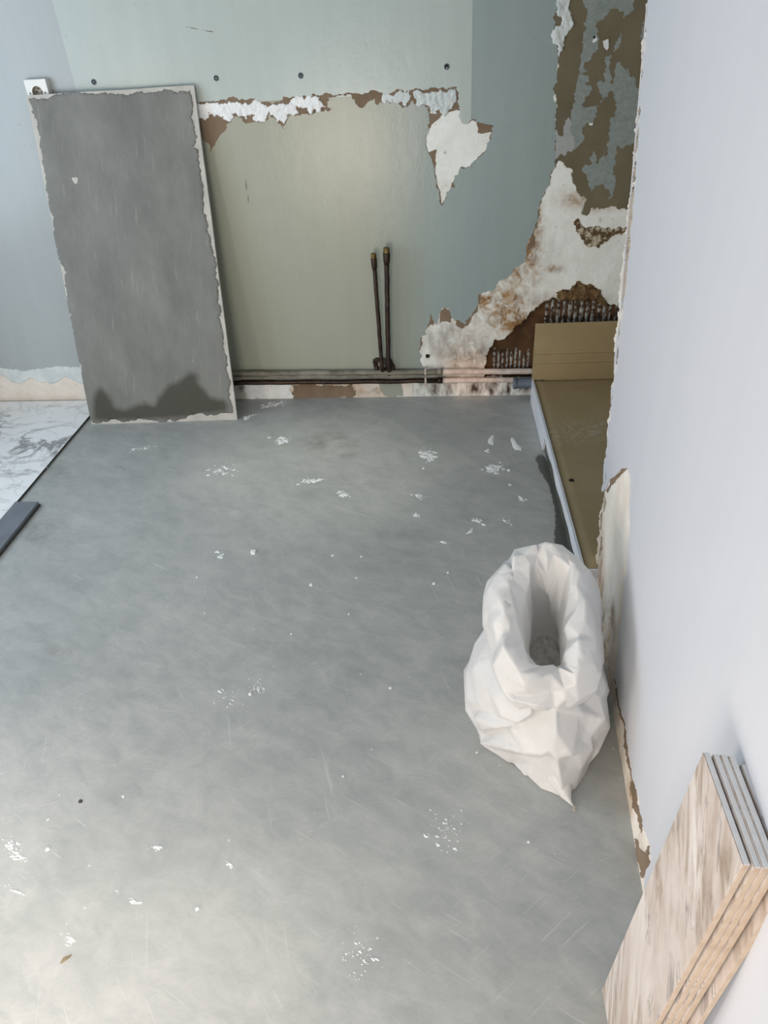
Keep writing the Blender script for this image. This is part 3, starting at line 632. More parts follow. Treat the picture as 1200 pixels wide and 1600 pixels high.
# front plate with a round well
ring = [(R0*math.cos(2*math.pi*i/nseg), R0*math.sin(2*math.pi*i/nseg)) for i in range(nseg)]
def sq(i):
    a = 2*math.pi*i/nseg; c, s = math.cos(a), math.sin(a); k = S2/max(abs(c), abs(s)); return (c*k, s*k)
fo = [bm.verts.new((sq(i)[0]*.985, -SD, sq(i)[1]*.985)) for i in range(nseg)]; fi = [bm.verts.new((x, -SD, z)) for x, z in ring]
bk = [bm.verts.new((sq(i)[0], -SD+.003, sq(i)[1])) for i in range(nseg)]; bq = [bm.verts.new((sq(i)[0], -.0035, sq(i)[1])) for i in range(nseg)]
for i in range(nseg):
    j = (i+1) % nseg
    bm.faces.new((fo[i], fo[j], fi[j], fi[i])); bm.faces.new((bk[i], bk[j], fo[j], fo[i])); bm.faces.new((bq[i], bq[j], bk[j], bk[i]))
bmesh.ops.recalc_face_normals(bm, faces=bm.faces); finish('housing', bm, M_SOCK, SO)
bm = bmesh.new()
a = [bm.verts.new((x, -SD, z)) for x, z in ring]; b = [bm.verts.new((x*.97, -SD+.016, z*.97)) for x, z in ring]
for i in range(nseg): bm.faces.new((a[(i+1) % nseg], a[i], b[i], b[(i+1) % nseg]))
bm.faces.new(b); bmesh.ops.recalc_face_normals(bm, faces=bm.faces); WELL = finish('well', bm, M_SOCKIN, SO)
tube('earth_pin', [(0, -SD+.017, .010), (0, -SD+.001, .010), (0, -SD-.001, .010)], [.0024, .0024, .0014], M_ZINC, WELL, 12)
for x in (-.0095, .0095): tube('pin_hole', [(x, -SD+.0165, 0), (x, -SD+.0155, 0)], .0028, M_DARK, WELL, 12)
for x in (-.028, .028): tube('screw_hole', [(x, -SD+.002, -.002), (x, -SD-.0004, -.002)], .0026, M_DARK, SO, 12)

# ------------------------------------------------------------------ wall plugs with screws
PL = None
labs = ['wall plug with screw just above the leaning board, leftmost of four', 'wall plug with screw right of the leaning board top, second of four',
        'wall plug with screw above the white torn strip, third of four', 'wall plug with bright screw near the paint seam, rightmost of four']
for i, (p, lab) in enumerate(zip(((147,128),(338,122),(470,118),(698,104)), labs)):
    q = back(p); o = empty('wall_plug', (q[0], D-.0018, q[1])); tag(o, lab, 'wall plug', 'row of wall plugs on the back wall')
    if i == 0:
        V, F = [], []; ns = 20
        for k in range(ns):
            t = 2*math.pi*k/ns; c, s = math.cos(t), math.sin(t)
            V += [(c*.0098, .0006, s*.0098), (c*.0092, -.0022, s*.0092), (c*.0062, -.0022, s*.0062), (c*.0055, .0006, s*.0055)]
        for k in range(ns):
            j = (k+1) % ns
            for a in range(3): F.append((k*4+a, j*4+a, j*4+a+1, k*4+a+1))
        m1 = mesh('collar', V, F, True); m1.materials.append(M_PVC)
        h = tube('hole', [(0, .0008, 0), (0, -.0006, 0)], .0060, M_DARK, None, 16); m2 = h.data; bpy.data.objects.remove(h)
        h = tube('screw', [(0, .0002, 0), (.0004, -.0030, .0004), (.0006, -.0040, .0006)], [.0034, .0034, .0022], M_ZINC, None, 12); m3 = h.data; bpy.data.objects.remove(h)
    for nm, mm in (('collar', m1), ('hole', m2), ('screw', m3)):
        c = bpy.data.objects.new(nm, mm); C.objects.link(c); c.parent = o
        if nm == 'screw': c.location = ((.001, .0, -.003) if i == 3 else (0, 0, 0)); c.rotation_euler = (0, i*.9, 0)

# ------------------------------------------------------------------ pipes
def pipe_line(pa, pb, y, n=26, wob=.0012, seed=0):
    r = random.Random(seed); a, b = UY(pa[0], pa[1], y), UY(pb[0], pb[1], y)
    return [a.lerp(b, i/n)+Vector((0, r.uniform(-wob, wob), r.uniform(-wob, wob))) for i in range(n+1)]
def pipe(name, lab, pa, pb, y, rad, mat, seed, mat2=None, split=None):
    root = empty(name, (0, 0, 0)); tag(root, lab, 'pipe')
    pts = pipe_line(pa, pb, y, seed=seed)
    if split:
        k = next(i for i, p in enumerate(pts) if pix(p)[0] > split)
        tube('dark_run', pts[:k+1], rad, mat, root, 16, .05, seed); tube('painted_run', pts[k:], rad*1.08, mat2, root, 16, .03, seed+1)
        tube('joint_collar', [pts[k]-Vector((.01, 0, 0)), pts[k]+Vector((.012, 0, 0))], rad*1.25, mat, root, 16, .05)
    else: tube('run', pts, rad, mat, root, 16, .05, seed)
    return root
yP = D-.022
pipe('heating_pipe', 'upper horizontal pipe at the wall foot, dark left and pinkish white at right', (345,584), (845,580), yP, .0115, M_OLDP, 1, M_WHP, 684)
pipe('heating_pipe', 'lower horizontal pipe at the wall foot running into the grey sleeve', (345,598.5), (845,593), yP, .0105, M_STEEL, 2, M_WHP, 672)
pipe('thin_pipe', 'thin dark middle pipe between the two horizontal wall pipes', (345,591.5), (690,588), yP-.017, .0050, M_OLDP, 3)
def stub(lab, top, bot, r, seed):
    root = empty('water_pipe'); tag(root, lab, 'pipe', 'pair of upright capped water pipes')
    y = D-.052; a, b = UY(bot[0], bot[1], y), UY(top[0], top[1], y); rr = random.Random(seed)
    pts = [a.lerp(b, i/18)+Vector((rr.uniform(-.0005, .0005), rr.uniform(-.0005, .0005), 0)) for i in range(19)]
    pts = [Vector((a.x, D-.03, a.z-.018))]+pts
    tube('shaft', pts, r, M_STEEL, root, 16, .06, seed)
    d = (b-a).normalized()
    tube('reducer', [b-d*.05, b-d*.035, b-d*.012, b-d*.004], [r*1.02, r*1.3, r*1.45, r*1.4], M_STEEL, root, 16, .03)
    e = [b-d*.006]; rd = [r*1.25]
    for k in range(7): e.append(b-d*(.006-.0032*(k+.5))); rd.append(r*(1.32 if k % 2 else 1.16))
    tube('brass_thread', e, rd, M_BRASS, root, 18)
    return root
stub('shorter left upright dark water pipe with brass threaded end', (584,402), (597,576), .0085, 11)
stub('taller right upright dark water pipe with brass threaded end', (604,393), (607,576), .0100, 12)
# ragged plaster where the uprights leave the wall
ST = empty('pipe_surround'); tag(ST, 'crumbling dark plaster collar round the feet of the upright pipes', 'plaster collar')
for i, q in enumerate(([(583,566),(589,558),(594,562),(593,578),(588,580),(585,574)], [(600,560),(606,556),(612,562),(617,572),(616,580),(603,580)], [(592,566),(600,558),(604,566),(603,580),(594,580)])):
    layer('crumb', jB(q, .2, 1.5, 100+i), [], map_back(.006), .006, M_OLDP if i == 2 else M_STEEL, ST, .004, relief=lump(.010, .010, 70, i))
CL = empty('pipe_clip'); tag(CL, 'small pale clip holding the horizontal pipes near the stained plaster', 'pipe clip')
c0 = UY(664.5, 577, D-.036); c1 = UY(665.5, 603, D-.036)
box('strap', (c0.x-.004, D-.0365, c1.z), (c0.x+.004, D-.0345, c0.z), M_WHP, CL, .0005)
tube('screw_head', [(c0.x, D-.0345, c1.z+.003), (c0.x, D-.040, c1.z+.003)], [.007, .006], M_WHP, CL, 14)
box('foot', (c0.x-.004, D-.0345, c0.z-.002), (c0.x+.004, D-.002, c0.z), M_WHP, CL)
SL = empty('drain_sleeve'); tag(SL, 'grey plastic drain sleeve sticking out beside the cardboard box', 'pipe')
s0, s1 = UY(803, 599, D-.055), UY(850, 596, D-.055)
tube('sleeve', [s0, s0.lerp(s1, .05), s0.lerp(s1, .5), s1], [.0215, .0225, .0225, .0225], M_PVC, SL, 24)
tube('socket_lip', [s0-Vector((.003, 0, 0)), s0+Vector((.012, 0, 0))], .0245, M_PVC, SL, 24)

# ------------------------------------------------------------------ long cardboard box
CB = empty('cardboard_box', (.45, 2.3, 0)); tag(CB, 'long flat cardboard box with white sides lying between the partition and back wall', 'box')
fl, bk_ = Vector((.3695, 1.668, 0)), Vector((.336, 2.925, 0)); HT = .100; WD = .62
bu = (bk_-fl).normalized(); bv = Vector((bu.y, -bu.x, 0)); BL = (bk_-fl).length
def B(s, t, z): return fl+bu*s+bv*t+Vector((0, 0, z))-Vector((.45, 2.3, 0))
bm = bmesh.new(); q = .006
vv = [bm.verts.new(B(s, t, z)) for z in (.0, HT-.006) for s, t in ((q, q), (BL-q, q), (BL-q, WD), (q, WD))]
for f in ((0,1,2,3),(7,6,5,4),(0,4,5,1),(1,5,6,2),(2,6,7,3),(3,7,4,0)): bm.faces.new([vv[i] for i in f])
bmesh.ops.recalc_face_normals(bm, faces=bm.faces); finish('body', bm, M_TRAY, CB)
# lid: gently sagging sheet
V, F = [], []; ns, nt = 60, 14; sc = []
for i in range(ns+1):
    for j in range(nt+1):
        s, t = BL*i/ns, WD*j/nt
        V.append(B(s, t, HT+.0015*noise.noise(Vector((s*4, t*6, 1)))-.004*math.sin(math.pi*min(1, t/.5))*math.sin(math.pi*i/ns)))
        pp = pix(V[-1]+Vector((.45, 2.3, 0))); sc.append(math.exp(-((pp[1]-675-(pp[0]-900)*-.12)/16)**2))  # band across the lid where the painted highlight lies
nv = len(V); V += [p-Vector((0, 0, .005)) for p in V]; sc += sc
for i in range(ns):
    for j in range(nt):
        a = i*(nt+1)+j; f = (a, a+1, a+nt+2, a+nt+1); F.append(f[::-1]); F.append(tuple(x+nv for x in f))
for i in range(ns):
    for j in (0, nt):
        a = i*(nt+1)+j; b = a+nt+1; F.append((a, b, b+nv, a+nv) if j == 0 else (b, a, a+nv, b+nv))
for j in range(nt):
    for i in (0, ns):
        a = i*(nt+1)+j; b = a+1; F.append((b, a, a+nv, b+nv) if i == 0 else (a, b, b+nv, a+nv))
me = mesh('lid', V, F, True); bm = bmesh.new(); bm.from_mesh(me); bmesh.ops.recalc_face_normals(bm, faces=bm.faces); bm.to_mesh(me); bm.free()
attr(me, 'glint', sc); link('lid', me, M_CARD, CB)
# raised back flap with two creases
V, F = [], []; prof = [(0, .0, 0), (.0, .076, .0), (.002, .081, 0), (.0, .086, 0), (.001, .118, 0), (.003, .123, 0), (.001, .128, 0), (.004, .252, 0)]
for (ds, z, _) in prof:
    for t in (-.002, .15, .3, .45, WD): V.append(B(BL-.002-ds*1.5, t, HT-.002+z))
nv = len(V); V += [p+bu*.005 for p in V]; k = 5
for i in range(len(prof)-1):
    for j in range(k-1):
        a = i*k+j; F.append((a, a+1, a+k+1, a+k)); F.append((a+nv, a+k+nv, a+k+1+nv, a+1+nv))
m_ = (len(prof)-1)*k
for j in range(k-1): F.append((m_+j, m_+j+1, m_+j+1+nv, m_+j+nv))
for i in range(len(prof)-1): F.append((i*k, (i+1)*k, (i+1)*k+nv, i*k+nv)); F.append((i*k+k-1+nv, (i+1)*k+k-1+nv, (i+1)*k+k-1, i*k+k-1))
link('back_flap', mesh('back_flap', V, F), M_CARD, CB)
# white side wrap: full height at the back, torn to a lip along the front
sN_ = 40; V, F = [], []; rr = random.Random(3); tear = BL-.46
for i in range(sN_+1):
    s = BL*i/sN_; full = s > tear
    lowz = .002 if s > tear+.03 else HT-.030-.012*noise.noise(Vector((s*9, 0, 4)))-.02*max(0, 1-abs(s-.5)/.5)*.4
    hi = HT+.006
    V += [B(s, -.002, lowz), B(s, -.002, hi), B(s, .006, hi), B(s, .006, lowz)]
for i in range(sN_):
    a = i*4; b = a+4
    for x, y in ((0, 1), (1, 2), (2, 3), (3, 0)): F.append((a+x, a+y, b+y, b+x))
F += [(3, 2, 1, 0), tuple(sN_*4+x for x in range(4))]
me = mesh('side_wrap', V, F); bm = bmesh.new(); bm.from_mesh(me); bmesh.ops.recalc_face_normals(bm, faces=bm.faces); bm.to_mesh(me); bm.free()
link('side_wrap', me, M_CARDW, CB)
V = [B(-.002, -.002, HT-.05), B(-.002, WD, HT-.05), B(-.002, WD, HT+.006), B(-.002, -.002, HT+.006)]; V += [p+bu*.006 for p in V]
me = mesh('end_wrap', V, [(0,1,2,3),(7,6,5,4),(0,4,5,1),(1,5,6,2),(2,6,7,3),(3,7,4,0)]); bm = bmesh.new(); bm.from_mesh(me); bmesh.ops.recalc_face_normals(bm, faces=bm.faces); bm.to_mesh(me); bm.free()
link('end_wrap', me, M_CARDW, CB)
pt = U(893, 750, HT); tube('torn_hole', [(pt.x-.45, pt.y-2.3, HT-.004), (pt.x-.45, pt.y-2.3, HT+.0006)], .008, M_DARK, CB, 10, .3)

# ------------------------------------------------------------------ blue-grey slab at the left edge
SB = empty('grey_slab', (-1.54, 1.65, 0)); tag(SB, 'blue-grey narrow slab lying on the floor beside the laid marble tiles', 'slab')
box('slab_body', (-.042, -.5, .0), (.046, .495, .018), M_SLAB, SB, .0015)
box('dark_backing', (-.040, -.499, .0), (.050, .497, .008), M_DEDGE, SB, .001)

# ------------------------------------------------------------------ stacked marble tiles against the partition
def rw(s, off, z): q_ = RA+RD*s-RN*off; return Vector((q_[0], q_[1], z))
def atr(px, py, off):
    d = ray(px, py); t = (float(RN@RA)-off)/(RN[0]*d.x+RN[1]*d.y); return CAM+d*t
A = atr(1098, 1175, .050); Bp = atr(1160, 1352, .040)
w_ = (Bp-A); w_.z *= .4; TW = w_.length; w_.normalize()
Ep = U(942, 1556); Ep.z = 0
l_ = A-Ep; l_ -= w_*l_.dot(w_); TL = l_.length; l_.normalize(); nn = w_.cross(l_).normalized()
if nn.x > 0: nn = -nn
base = A-l_*TL
tlabels = ['pink beige marbled tile, front of the stack leaning on the partition', 'second tile from the front in the leaning marble stack',
           'third tile from the front in the leaning marble stack', 'fourth tile from the front in the leaning marble stack', 'rearmost tile of the leaning stack, set apart nearest the partition']
TT = .0085
offs = [(0, 0, 0), (.0108, .003, .001), (.0194, .004, .003), (.0281, .006, .004), (.0400, .017, .001)]
for i, (dn, dw, dl) in enumerate(offs):
    o = empty('marble_tile'); tag(o, tlabels[i], 'tile', 'stack of leaning marble tiles')
    mx = Matrix((w_, l_, nn)).transposed().to_4x4(); org = base-nn*(dn)+w_*dw+l_*dl
    org.z = max(org.z, 0.0); mx.translation = org; o.matrix_world = mx
    bm = bmesh.new(); addbox(bm, (0, 0, -TT), (TW, TL, -.0016)); p = finish('tile_body', bm, M_PBODY, None, .0006, 1); p.parent = o
    p.data.materials.append(M_GBODY)
    for f in p.data.polygons:
        if f.normal.y > .5 or f.normal.z < -.5: f.material_index = 1
    bm = bmesh.new(); addbox(bm, (.0004, .0004, -.0016), (TW-.0004, TL-.0004, 0)); p = finish('glazed_face', bm, M_PMARB, None, .0005, 1); p.parent = o

# ------------------------------------------------------------------ woven sack
W = lambda x, y, z: Vector((x, y, z))
rings = [
 [U(883,1238,.002), U(815,1203,.002), U(752,1148,.002), W(.075,1.33,.002), W(.20,1.395,.002), W(.315,1.37,.002), W(.362,1.24,.002), U(920,1192,.002)],
 [U(881,1222,.04), U(792,1178,.045), U(737,1122,.05), W(.05,1.34,.05), W(.20,1.42,.05), W(.325,1.39,.05), U(948,1138,.06), U(922,1182,.045)],
 [U(874,1180,.11), U(785,1143,.11), U(732,1095,.11), W(.052,1.33,.12), W(.20,1.42,.13), W(.325,1.38,.12), U(950,1110,.12), U(922,1152,.12)],
 [U(868,1128,.185), U(795,1112,.18), U(741,1045,.19), W(.085,1.33,.2), W(.20,1.41,.22), W(.32,1.37,.2), U(946,1078,.19), U(918,1105,.19)],
 [U(868,1098,.235), U(812,1080,.235), U(775,1000,.25), W(.12,1.32,.27), W(.20,1.38,.30), W(.30,1.34,.28), U(925,1020,.25), U(905,1075,.24)],
 [U(868,1107,.222), U(797,1097,.225), U(763,1010,.25), W(.10,1.335,.28), W(.20,1.40,.30), W(.325,1.36,.29), U(936,1030,.25), U(920,1090,.23)],
 [U(867,1090,.255), U(783,1065,.27), U(758,965,.31), U(764,910,.35), U(838,852,.385), U(922,902,.35), U(938,985,.31), U(931,1065,.27)],
 [U(868,1062,.290), U(797,1045,.315), U(775,945,.370), U(790,880,.415), U(842,848,.445), U(900,868,.415), U(921,945,.370), U(915,1040,.315)],
 [U(868,1044,.298), U(812,1035,.325), U(795,945,.380), U(806,885,.425), U(843,854,.447), U(890,876,.425), U(903,945,.380), U(900,1035,.325)],
 [U(866,1040,.285), U(830,1035,.300), U(812,955,.350), U(820,905,.390), U(845,880,.415), U(882,900,.390), U(884,960,.350), U(880,1033,.300)],
 [U(858,1050,.23), U(835,1045,.24), U(826,1000,.27), U(830,950,.30), U(848,930,.31), U(872,945,.30), U(876,1000,.27), U(876,1042,.24)],
 [U(858,1062,.15), U(830,1060,.15), U(822,1030,.15), U(830,1010,.16), U(850,1000,.165), U(872,1008,.16), U(884,1030,.15), U(880,1060,.15)],
]
def cr(p0, p1, p2, p3, t):
    return .5*((2*p1)+(p2-p0)*t+(2*p0-5*p1+4*p2-p3)*t*t+(3*p1-p0-3*p2+p3)*t**3)
NU, NV = 192, 12
def ring_pts(r):
    return [cr(r[(k-1) % 8], r[k], r[(k+1) % 8], r[(k+2) % 8], j/(NU//8)) for k in range(8) for j in range(NU//8)]
RP = [ring_pts(r) for r in rings]; grid = []; rowv = []
for i in range(len(RP)-1):
    steps = NV if i not in (4, 7) else 6
    for s in range(steps):
        t = s/steps
        g = lambda k: RP[max(0, min(len(RP)-1, k))]
        grid.append([cr(g(i-1)[j], g(i)[j], g(i+1)[j], g(i+2)[j], t) for j in range(NU)]); rowv.append(i+t)
grid.append(RP[-1]); rowv.append(len(RP)-1.)
NR = len(grid); G = np.array([[tuple(p) for p in r] for r in grid])
du = np.roll(G, -1, 1)-np.roll(G, 1, 1); dv = np.gradient(G, axis=0)
Nn = np.cross(du, dv); Nn /= np.linalg.norm(Nn, axis=2, keepdims=True)+1e-9
cen = G[10].mean(0)
if ((G[10]-cen)*Nn[10]).sum() < 0: Nn = -Nn
PX = np.array([[pix(Vector(p)) for p in r] for r in G])
rowv = np.array(rowv)
# folds drawn on the front: (polyline, height, width px, sharp, row range)
folds = [
 ([(733,1108),(770,1122),(808,1131)], -.010, 9, (1, 4)), ([(755,1154),(785,1142),(810,1132)], -.012, 10, (.5, 4)),
 ([(745,1118),(780,1133),(800,1136)], .006, 7, (1, 4)), ([(808,1131),(828,1122),(838,1106)], -.010, 7, (1, 4.4)), ([(790,1118),(812,1126),(832,1112)], .008, 8, (1, 4.4)),
 ([(868,1103),(868,1140),(864,1172)], .007, 8, (1, 4.4)), ([(757,1156),(800,1164),(850,1176)], .012, 14, (.3, 4)), ([(850,1176),(890,1174),(918,1166)], .011, 12, (.3, 4)),
 ([(800,1180),(840,1184),(860,1186)], -.007, 12, (.2, 3)), ([(870,1180),(876,1205),(877,1236)], .010, 8, (0, 3)), ([(857,1182),(857,1198)], -.007, 8, (0, 3)),
 ([(890,1180),(886,1200)], -.006, 8, (0, 3)), ([(872,1104),(905,1112),(940,1120)], .008, 9, (1, 4.4)), ([(905,1120),(918,1140),(910,1155)], -.006, 10, (1, 4)),
 ([(820,1212),(850,1225),(872,1238)], .006, 9, (0, 2)), ([(800,1195),(830,1196),(866,1214)], -.006, 10, (0, 2.4)),
 ([(868,1103),(864,1080),(872,1050)], -.006, 6, (4.9, 9)), ([(868,1103),(840,1098),(800,1090)], .006, 7, (4.6, 7)), ([(800,1085),(835,1088),(860,1078)], -.006, 8, (4.9, 7.5)),
 ([(868,1103),(900,1090),(928,1075)], .005, 7, (4.6, 7)), ([(768,920),(785,940),(800,948)], .006, 7, (5.5, 9)), ([(775,975),(790,958),(788,935)], .005, 8, (5.5, 9)),
 ([(766,1030),(782,985),(800,985)], -.007, 9, (5, 8)), ([(775,1040),(790,1010),(815,1005)], .006, 8, (5, 9)), ([(885,985),(890,976),(912,938)], .005, 7, (5.5, 9)),
 ([(880,930),(900,935),(910,930)], -.004, 6, (5.5, 9)), ([(885,1020),(905,1000),(925,1000)], .005, 9, (5, 9)), ([(840,848),(842,870),(838,890)], -.007, 6, (6, 11)),
 ([(795,872),(800,890),(806,905)], -.006, 6, (6, 11)), ([(825,880),(822,905),(818,925)], .008, 6, (8, 11)), ([(840,885),(855,920),(872,965)], .010, 8, (8.5, 11)),
 ([(855,872),(855,890)], .006, 6, (7, 11)), ([(885,860),(890,885)], -.006, 7, (6, 9)), ([(830,905),(835,930),(840,960)], -.008, 8, (8.5, 11)), ([(860,1055),(866,1046),(878,1046)], .004, 6, (7, 10)),
]
disp = np.zeros(G.shape[:2])
for poly, h, w, (r0, r1) in folds:
    q = np.array(poly, float); best = np.full(disp.shape, 1e9)
    for a, b in zip(q[:-1], q[1:]):
        dd = b-a; t = np.clip(((PX-a)@dd)/(dd@dd), 0, 1); best = np.minimum(best, np.linalg.norm(PX-(a+t[..., None]*dd), axis=2))
    msk = ((rowv >= r0) & (rowv <= r1))[:, None]
    view = (Nn*(np.array(CAM)-G)).sum(2) > -.02 if r1 <= 4.5 else np.ones(disp.shape, bool)
    disp += np.where(msk & view, (1.9 if r1 <= 4.5 else 1.35)*h*np.exp(-best/(w*.75)), 0)
rs = np.random.RandomState(5)
arc0 = np.concatenate([[0], np.cumsum(np.linalg.norm(np.diff(G, axis=0), axis=2).mean(1))])
PAR = np.stack(np.meshgrid(np.arange(NU)/NU*.9, arc0), 2)            # unrolled sheet: metres round, metres up
facing = (Nn*(np.array(CAM)-G)).sum(2) > 0
seeds, offs_, edges_ = [], [], []                                     # (row, col), offset along the normal
for poly, h, w, (r0, r1) in folds:
    prev = None
    msk = ((rowv >= r0) & (rowv <= r1))[:, None] & (facing if r1 <= 7.6 else np.ones_like(facing))
    pl_ = []
    for a_, b_ in zip(poly[:-1], poly[1:]):
        k_ = max(1, int(math.hypot(b_[0]-a_[0], b_[1]-a_[1])/22)); pl_ += [(a_[0]+(b_[0]-a_[0])*t/k_, a_[1]+(b_[1]-a_[1])*t/k_) for t in range(k_)]
    pl_.append(poly[-1])
    for m_i, p_ in enumerate(pl_):
        d_ = np.where(msk, np.linalg.norm(PX-np.array(p_), axis=2), 1e9); ij = np.unravel_index(d_.argmin(), d_.shape)
        if d_[ij] > 12: prev = None; continue
        seeds.append(ij); offs_.append(h*(1.15 if 0 < m_i < len(pl_)-1 else .8))
        if prev is not None and abs(ij[1]-seeds[prev][1]) < NU//2: edges_.append((prev, len(seeds)-1))
        prev = len(seeds)-1
fs = np.array([PAR[i] for i in seeds])
for rv, cnt, ju, jr, am in ((0,20,.3,0,.001),(.5,14,.9,.15,.004),(1.1,16,1,.25,.006),(1.8,15,1,.3,.0065),(2.5,15,1,.3,.0065),(3.2,18,1,.2,.006),(4,30,.5,0,.002),(4.5,30,.5,0,.001),(5,30,.5,0,.002),
        (5.5,20,1,.2,.005),(6.1,19,1,.2,.0055),(6.7,20,1,.2,.0055),(7.2,20,1,.15,.005),(7.6,18,.8,.1,.004),(8,22,.8,0,.003),(8.5,18,.9,.1,.004),(9.2,14,1,.2,.006),(10,12,1,.2,.006),(11,18,.3,0,.001)):
    ph = rs.rand()
    for c_ in range(cnt):
        uu = ((c_+ph+ju*(rs.rand()-.5))/cnt) % 1.0; rr_ = min(11., max(0., rv+jr*2*(rs.rand()-.5)))
        ij = (int(round(np.interp(rr_, rowv, np.arange(NR)))), int(round(uu*NU)) % NU)
        dd_ = np.abs(fs-PAR[ij]); dd_[:, 0] = np.minimum(dd_[:, 0], .9-dd_[:, 0]); near = np.linalg.norm(dd_, axis=1).min()
        if near < .020 and am > .0035: continue
        seeds.append(ij); offs_.append((rs.rand()*2-1)*am)
S = np.array(seeds); offs_ = np.array(offs_)*1.15+np.where(rowv[S[:, 0]] < 8, .0035, 0.); sp3 = G[S[:, 0], S[:, 1]]+Nn[S[:, 0], S[:, 1]]*offs_[:, None]
q2 = PAR[S[:, 0], S[:, 1]]+rs.randn(len(S), 2)*1e-5; nS = len(S)
allq = np.concatenate([q2-[.9, 0], q2, q2+[.9, 0]]); all3 = np.concatenate([sp3]*3)
EE = [(a_+k_*nS, b_+k_*nS) for k_ in range(3) for a_, b_ in edges_]
tri = delaunay_2d_cdt([Vector(p) for p in allq], EE, [], 0, 1e-7)
Q = np.array([(v.x, v.y) for v in tri[0]]); val = np.zeros((len(Q), 3)); have = np.zeros(len(Q), bool)
for i_, o_ in enumerate(tri[3]):
    if o_: val[i_] = all3[o_[0]]; have[i_] = True
for i_ in np.where(~have)[0]:                                         # where two folds cross
    k_ = np.argsort(np.linalg.norm(allq-Q[i_], axis=1))[:3]; val[i_] = all3[k_].mean(0)
GF = G.copy(); gu, ga = PAR[..., 0], PAR[..., 1]
for f in tri[2]:
    if len(f) != 3: continue
    p0, p1, p2 = Q[list(f)]
    lo, hi = np.minimum(np.minimum(p0, p1), p2), np.maximum(np.maximum(p0, p1), p2)
    if hi[0] < 0 or lo[0] > .9: continue
    r0, r1 = np.searchsorted(arc0, lo[1]-1e-6), np.searchsorted(arc0, hi[1]+1e-6)
    c0, c1 = max(0, int(lo[0]/.9*NU)-1), min(NU, int(hi[0]/.9*NU)+2)
    if r1 <= r0 or c1 <= c0: continue
    X, Y = gu[r0:r1, c0:c1], ga[r0:r1, c0:c1]
    det = (p1[1]-p2[1])*(p0[0]-p2[0])+(p2[0]-p1[0])*(p0[1]-p2[1])
    if abs(det) < 1e-14: continue
    l0 = ((p1[1]-p2[1])*(X-p2[0])+(p2[0]-p1[0])*(Y-p2[1]))/det
    l1 = ((p2[1]-p0[1])*(X-p2[0])+(p0[0]-p2[0])*(Y-p2[1]))/det; l2 = 1-l0-l1
    m = (l0 >= -1e-6) & (l1 >= -1e-6) & (l2 >= -1e-6)
    P3 = l0[..., None]*val[f[0]]+l1[..., None]*val[f[1]]+l2[..., None]*val[f[2]]
    sub = GF[r0:r1, c0:c1]; sub[m] = P3[m]
G2 = G*.08+GF*.92+Nn*(disp*.10)[..., None]
G2[..., 2] = np.maximum(G2[..., 2], .0015)
# keep clear of the partition
for i in range(NR):
    for j in range(NU):
        k = float((G2[i, j, :2]-RA)@RN)
        if k > -.006: G2[i, j, :2] -= RN*(k+.006)
V = [tuple(p) for r in G2 for p in r]; F = []
for i in range(NR-1):
    for j in range(NU): F.append((i*NU+j, i*NU+(j+1) % NU, (i+1)*NU+(j+1) % NU, (i+1)*NU+j))
F.append(tuple(range(NU))[::-1])
sc_ = G2[0].mean(0); sc_[2] = 0
me = mesh('sack_body', [tuple(np.array(p)-sc_) for p in V], F, True)
bm = bmesh.new(); bm.from_mesh(me); bmesh.ops.recalc_face_normals(bm, faces=bm.faces)
uvl = bm.loops.layers.uv.new('UVMap'); arc = np.concatenate([[0], np.cumsum(np.linalg.norm(np.diff(G2, axis=0), axis=2).mean(1))])
for f in bm.faces:
    js = [l.vert.index % NU for l in f.loops]; wrap = max(js)-min(js) > NU//2
    for l in f.loops:
        j = l.vert.index % NU; l[uvl].uv = (((j+NU) if wrap and j < NU//2 else j)/NU*.9, arc[l.vert.index//NU])
bm.to_mesh(me); bm.free()
SACK = empty('rubble_sack', tuple(sc_)); tag(SACK, 'crumpled white woven sack with rolled-down open top standing by the partition', 'sack')
link('sack_body', me, M_SACK, SACK)
# pointed bottom corner and loose thread
c = [U(868,1190,.040), U(874,1212,.026), U(880,1230,.016), U(885,1243,.009), U(890,1252,.005), U(895,1259,.004)]
tube('corner_tip', [p-Vector(sc_) for p in c], [.042, .032, .021, .012, .0050, .0016], M_SACK, SACK, 14, .04)
th = [U(893,1256,.004), U(896,1259,.004), U(899,1262,.003), U(897,1266,.003), U(899,1268,.002)]
tube('thread', [p-Vector(sc_) for p in th], .0011, M_THREAD, SACK, 8)
th = [U(894,1258,.004), U(897,1262,.004), U(894,1264,.003), U(896,1267,.002)]
tube('thread', [p-Vector(sc_) for p in th], .0009, M_THREAD, SACK, 8)
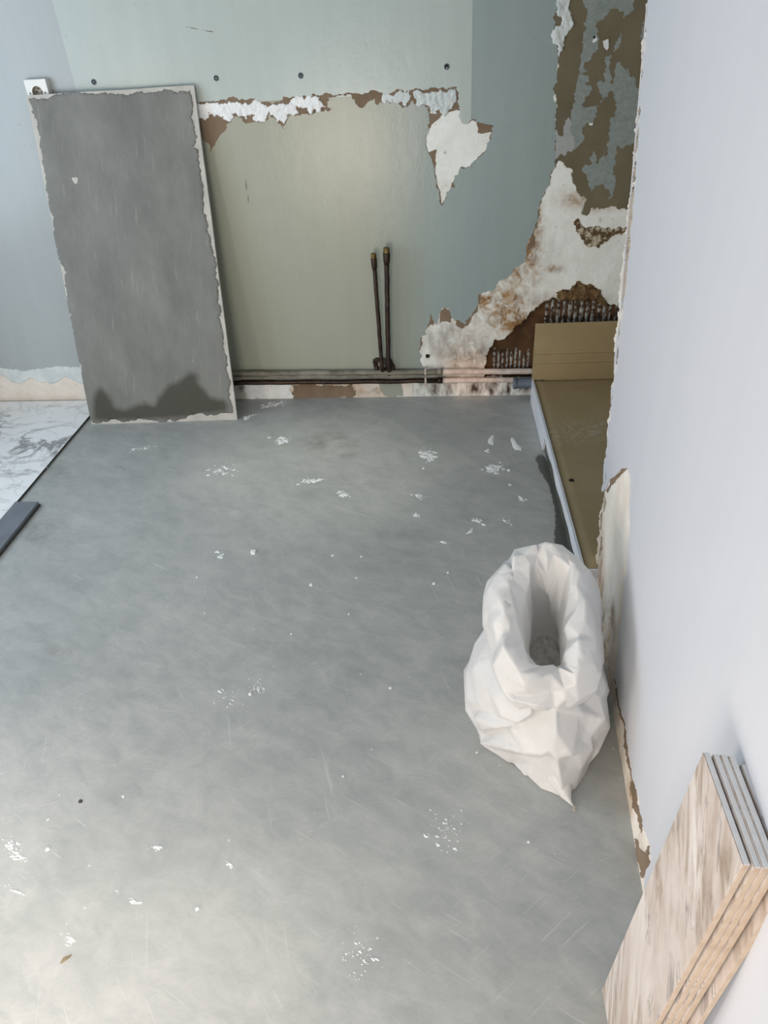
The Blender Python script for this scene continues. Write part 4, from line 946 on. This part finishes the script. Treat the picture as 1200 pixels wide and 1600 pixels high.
# dust and rubble inside
V, F = [], []; k = 40; inner = [Vector(p) for p in G2[NR-4]]; cc = sum(inner, Vector())/len(inner)
V.append(tuple(cc+Vector((0, 0, -.004)))); nr = 10
for r_ in range(1, nr+1):
    for j in range(k):
        p = cc.lerp(inner[j*NU//k], r_/nr*.93); V.append((p.x, p.y, p.z-.006+.008*noise.fractal(p*60, .8, 2, 3)))
for j in range(k): F.append((0, 1+j, 1+(j+1) % k))
for r_ in range(nr-1):
    for j in range(k): F.append((1+r_*k+j, 1+(r_+1)*k+j, 1+(r_+1)*k+(j+1) % k, 1+r_*k+(j+1) % k))
o = link('rubble_dust', mesh('rubble_dust', V, F, True), M_DUST)
tag(o, 'grey dust and rubble lying inside the white sack', 'rubble', kind='stuff')

# ------------------------------------------------------------------ loose bits on the floor
def chip(name, px, py, r_, mat, seed, h=.5, ang=0, asp=1.):
    r = random.Random(seed); c = U(px, py); s = r_/FPX*(c-CAM).length; bm = bmesh.new()
    k = 7; lo, hi = [], []
    for i in range(k):
        t = 2*math.pi*i/k; q = r.uniform(.7, 1.2); x, y = s*q*math.cos(t)*asp, s*q*math.sin(t)/asp
        x, y = x*math.cos(ang)-y*math.sin(ang), x*math.sin(ang)+y*math.cos(ang)
        lo.append(bm.verts.new((x, y, 0))); hi.append(bm.verts.new((x*.75, y*.75, s*h*r.uniform(.7, 1.2))))
    for i in range(k): bm.faces.new((lo[i], lo[(i+1) % k], hi[(i+1) % k], hi[i]))
    bm.faces.new(hi); bm.faces.new(lo[::-1])
    o = finish(name, bm, mat); o.location = (c.x, c.y, .0002); return o
o = chip('plaster_chip', 396, 863, 5.5, M_PLAST, 1); tag(o, 'largest loose white plaster chip in the middle of the floor', 'chip', 'plaster chips on the floor')
for i, (x, y, r_) in enumerate(((486,914,3),(678,912,3.2),(662,732,2.4),(308,902,2),(565,870,2.2),(610,1075,2.4),(455,991,2),(545,960,2),(536,1213,2),(745,1176,2),(826,1316,2.2),(391,1085,3),(75,1327,3),(308,1421,3),(320,958,1.8),(700,895,2.4),(795,735,2.6),(520,868,2.4),(557,903,2.2))):
    o = chip('plaster_chip', x, y, r_, M_PLAST, 10+i); tag(o, 'tiny loose white plaster crumb on the grey floor', 'chip', 'plaster chips on the floor')
o = chip('wood_sliver', 103, 1498, 5, M_WOOD, 40, .3, .75, 1.7); tag(o, 'small brown wood sliver on the bright floor near the bottom left', 'sliver')
o = chip('dirt_crumb', 126, 1252, 3.2, M_DEDGE, 41); tag(o, 'small dark crumb on the left of the floor', 'crumb')
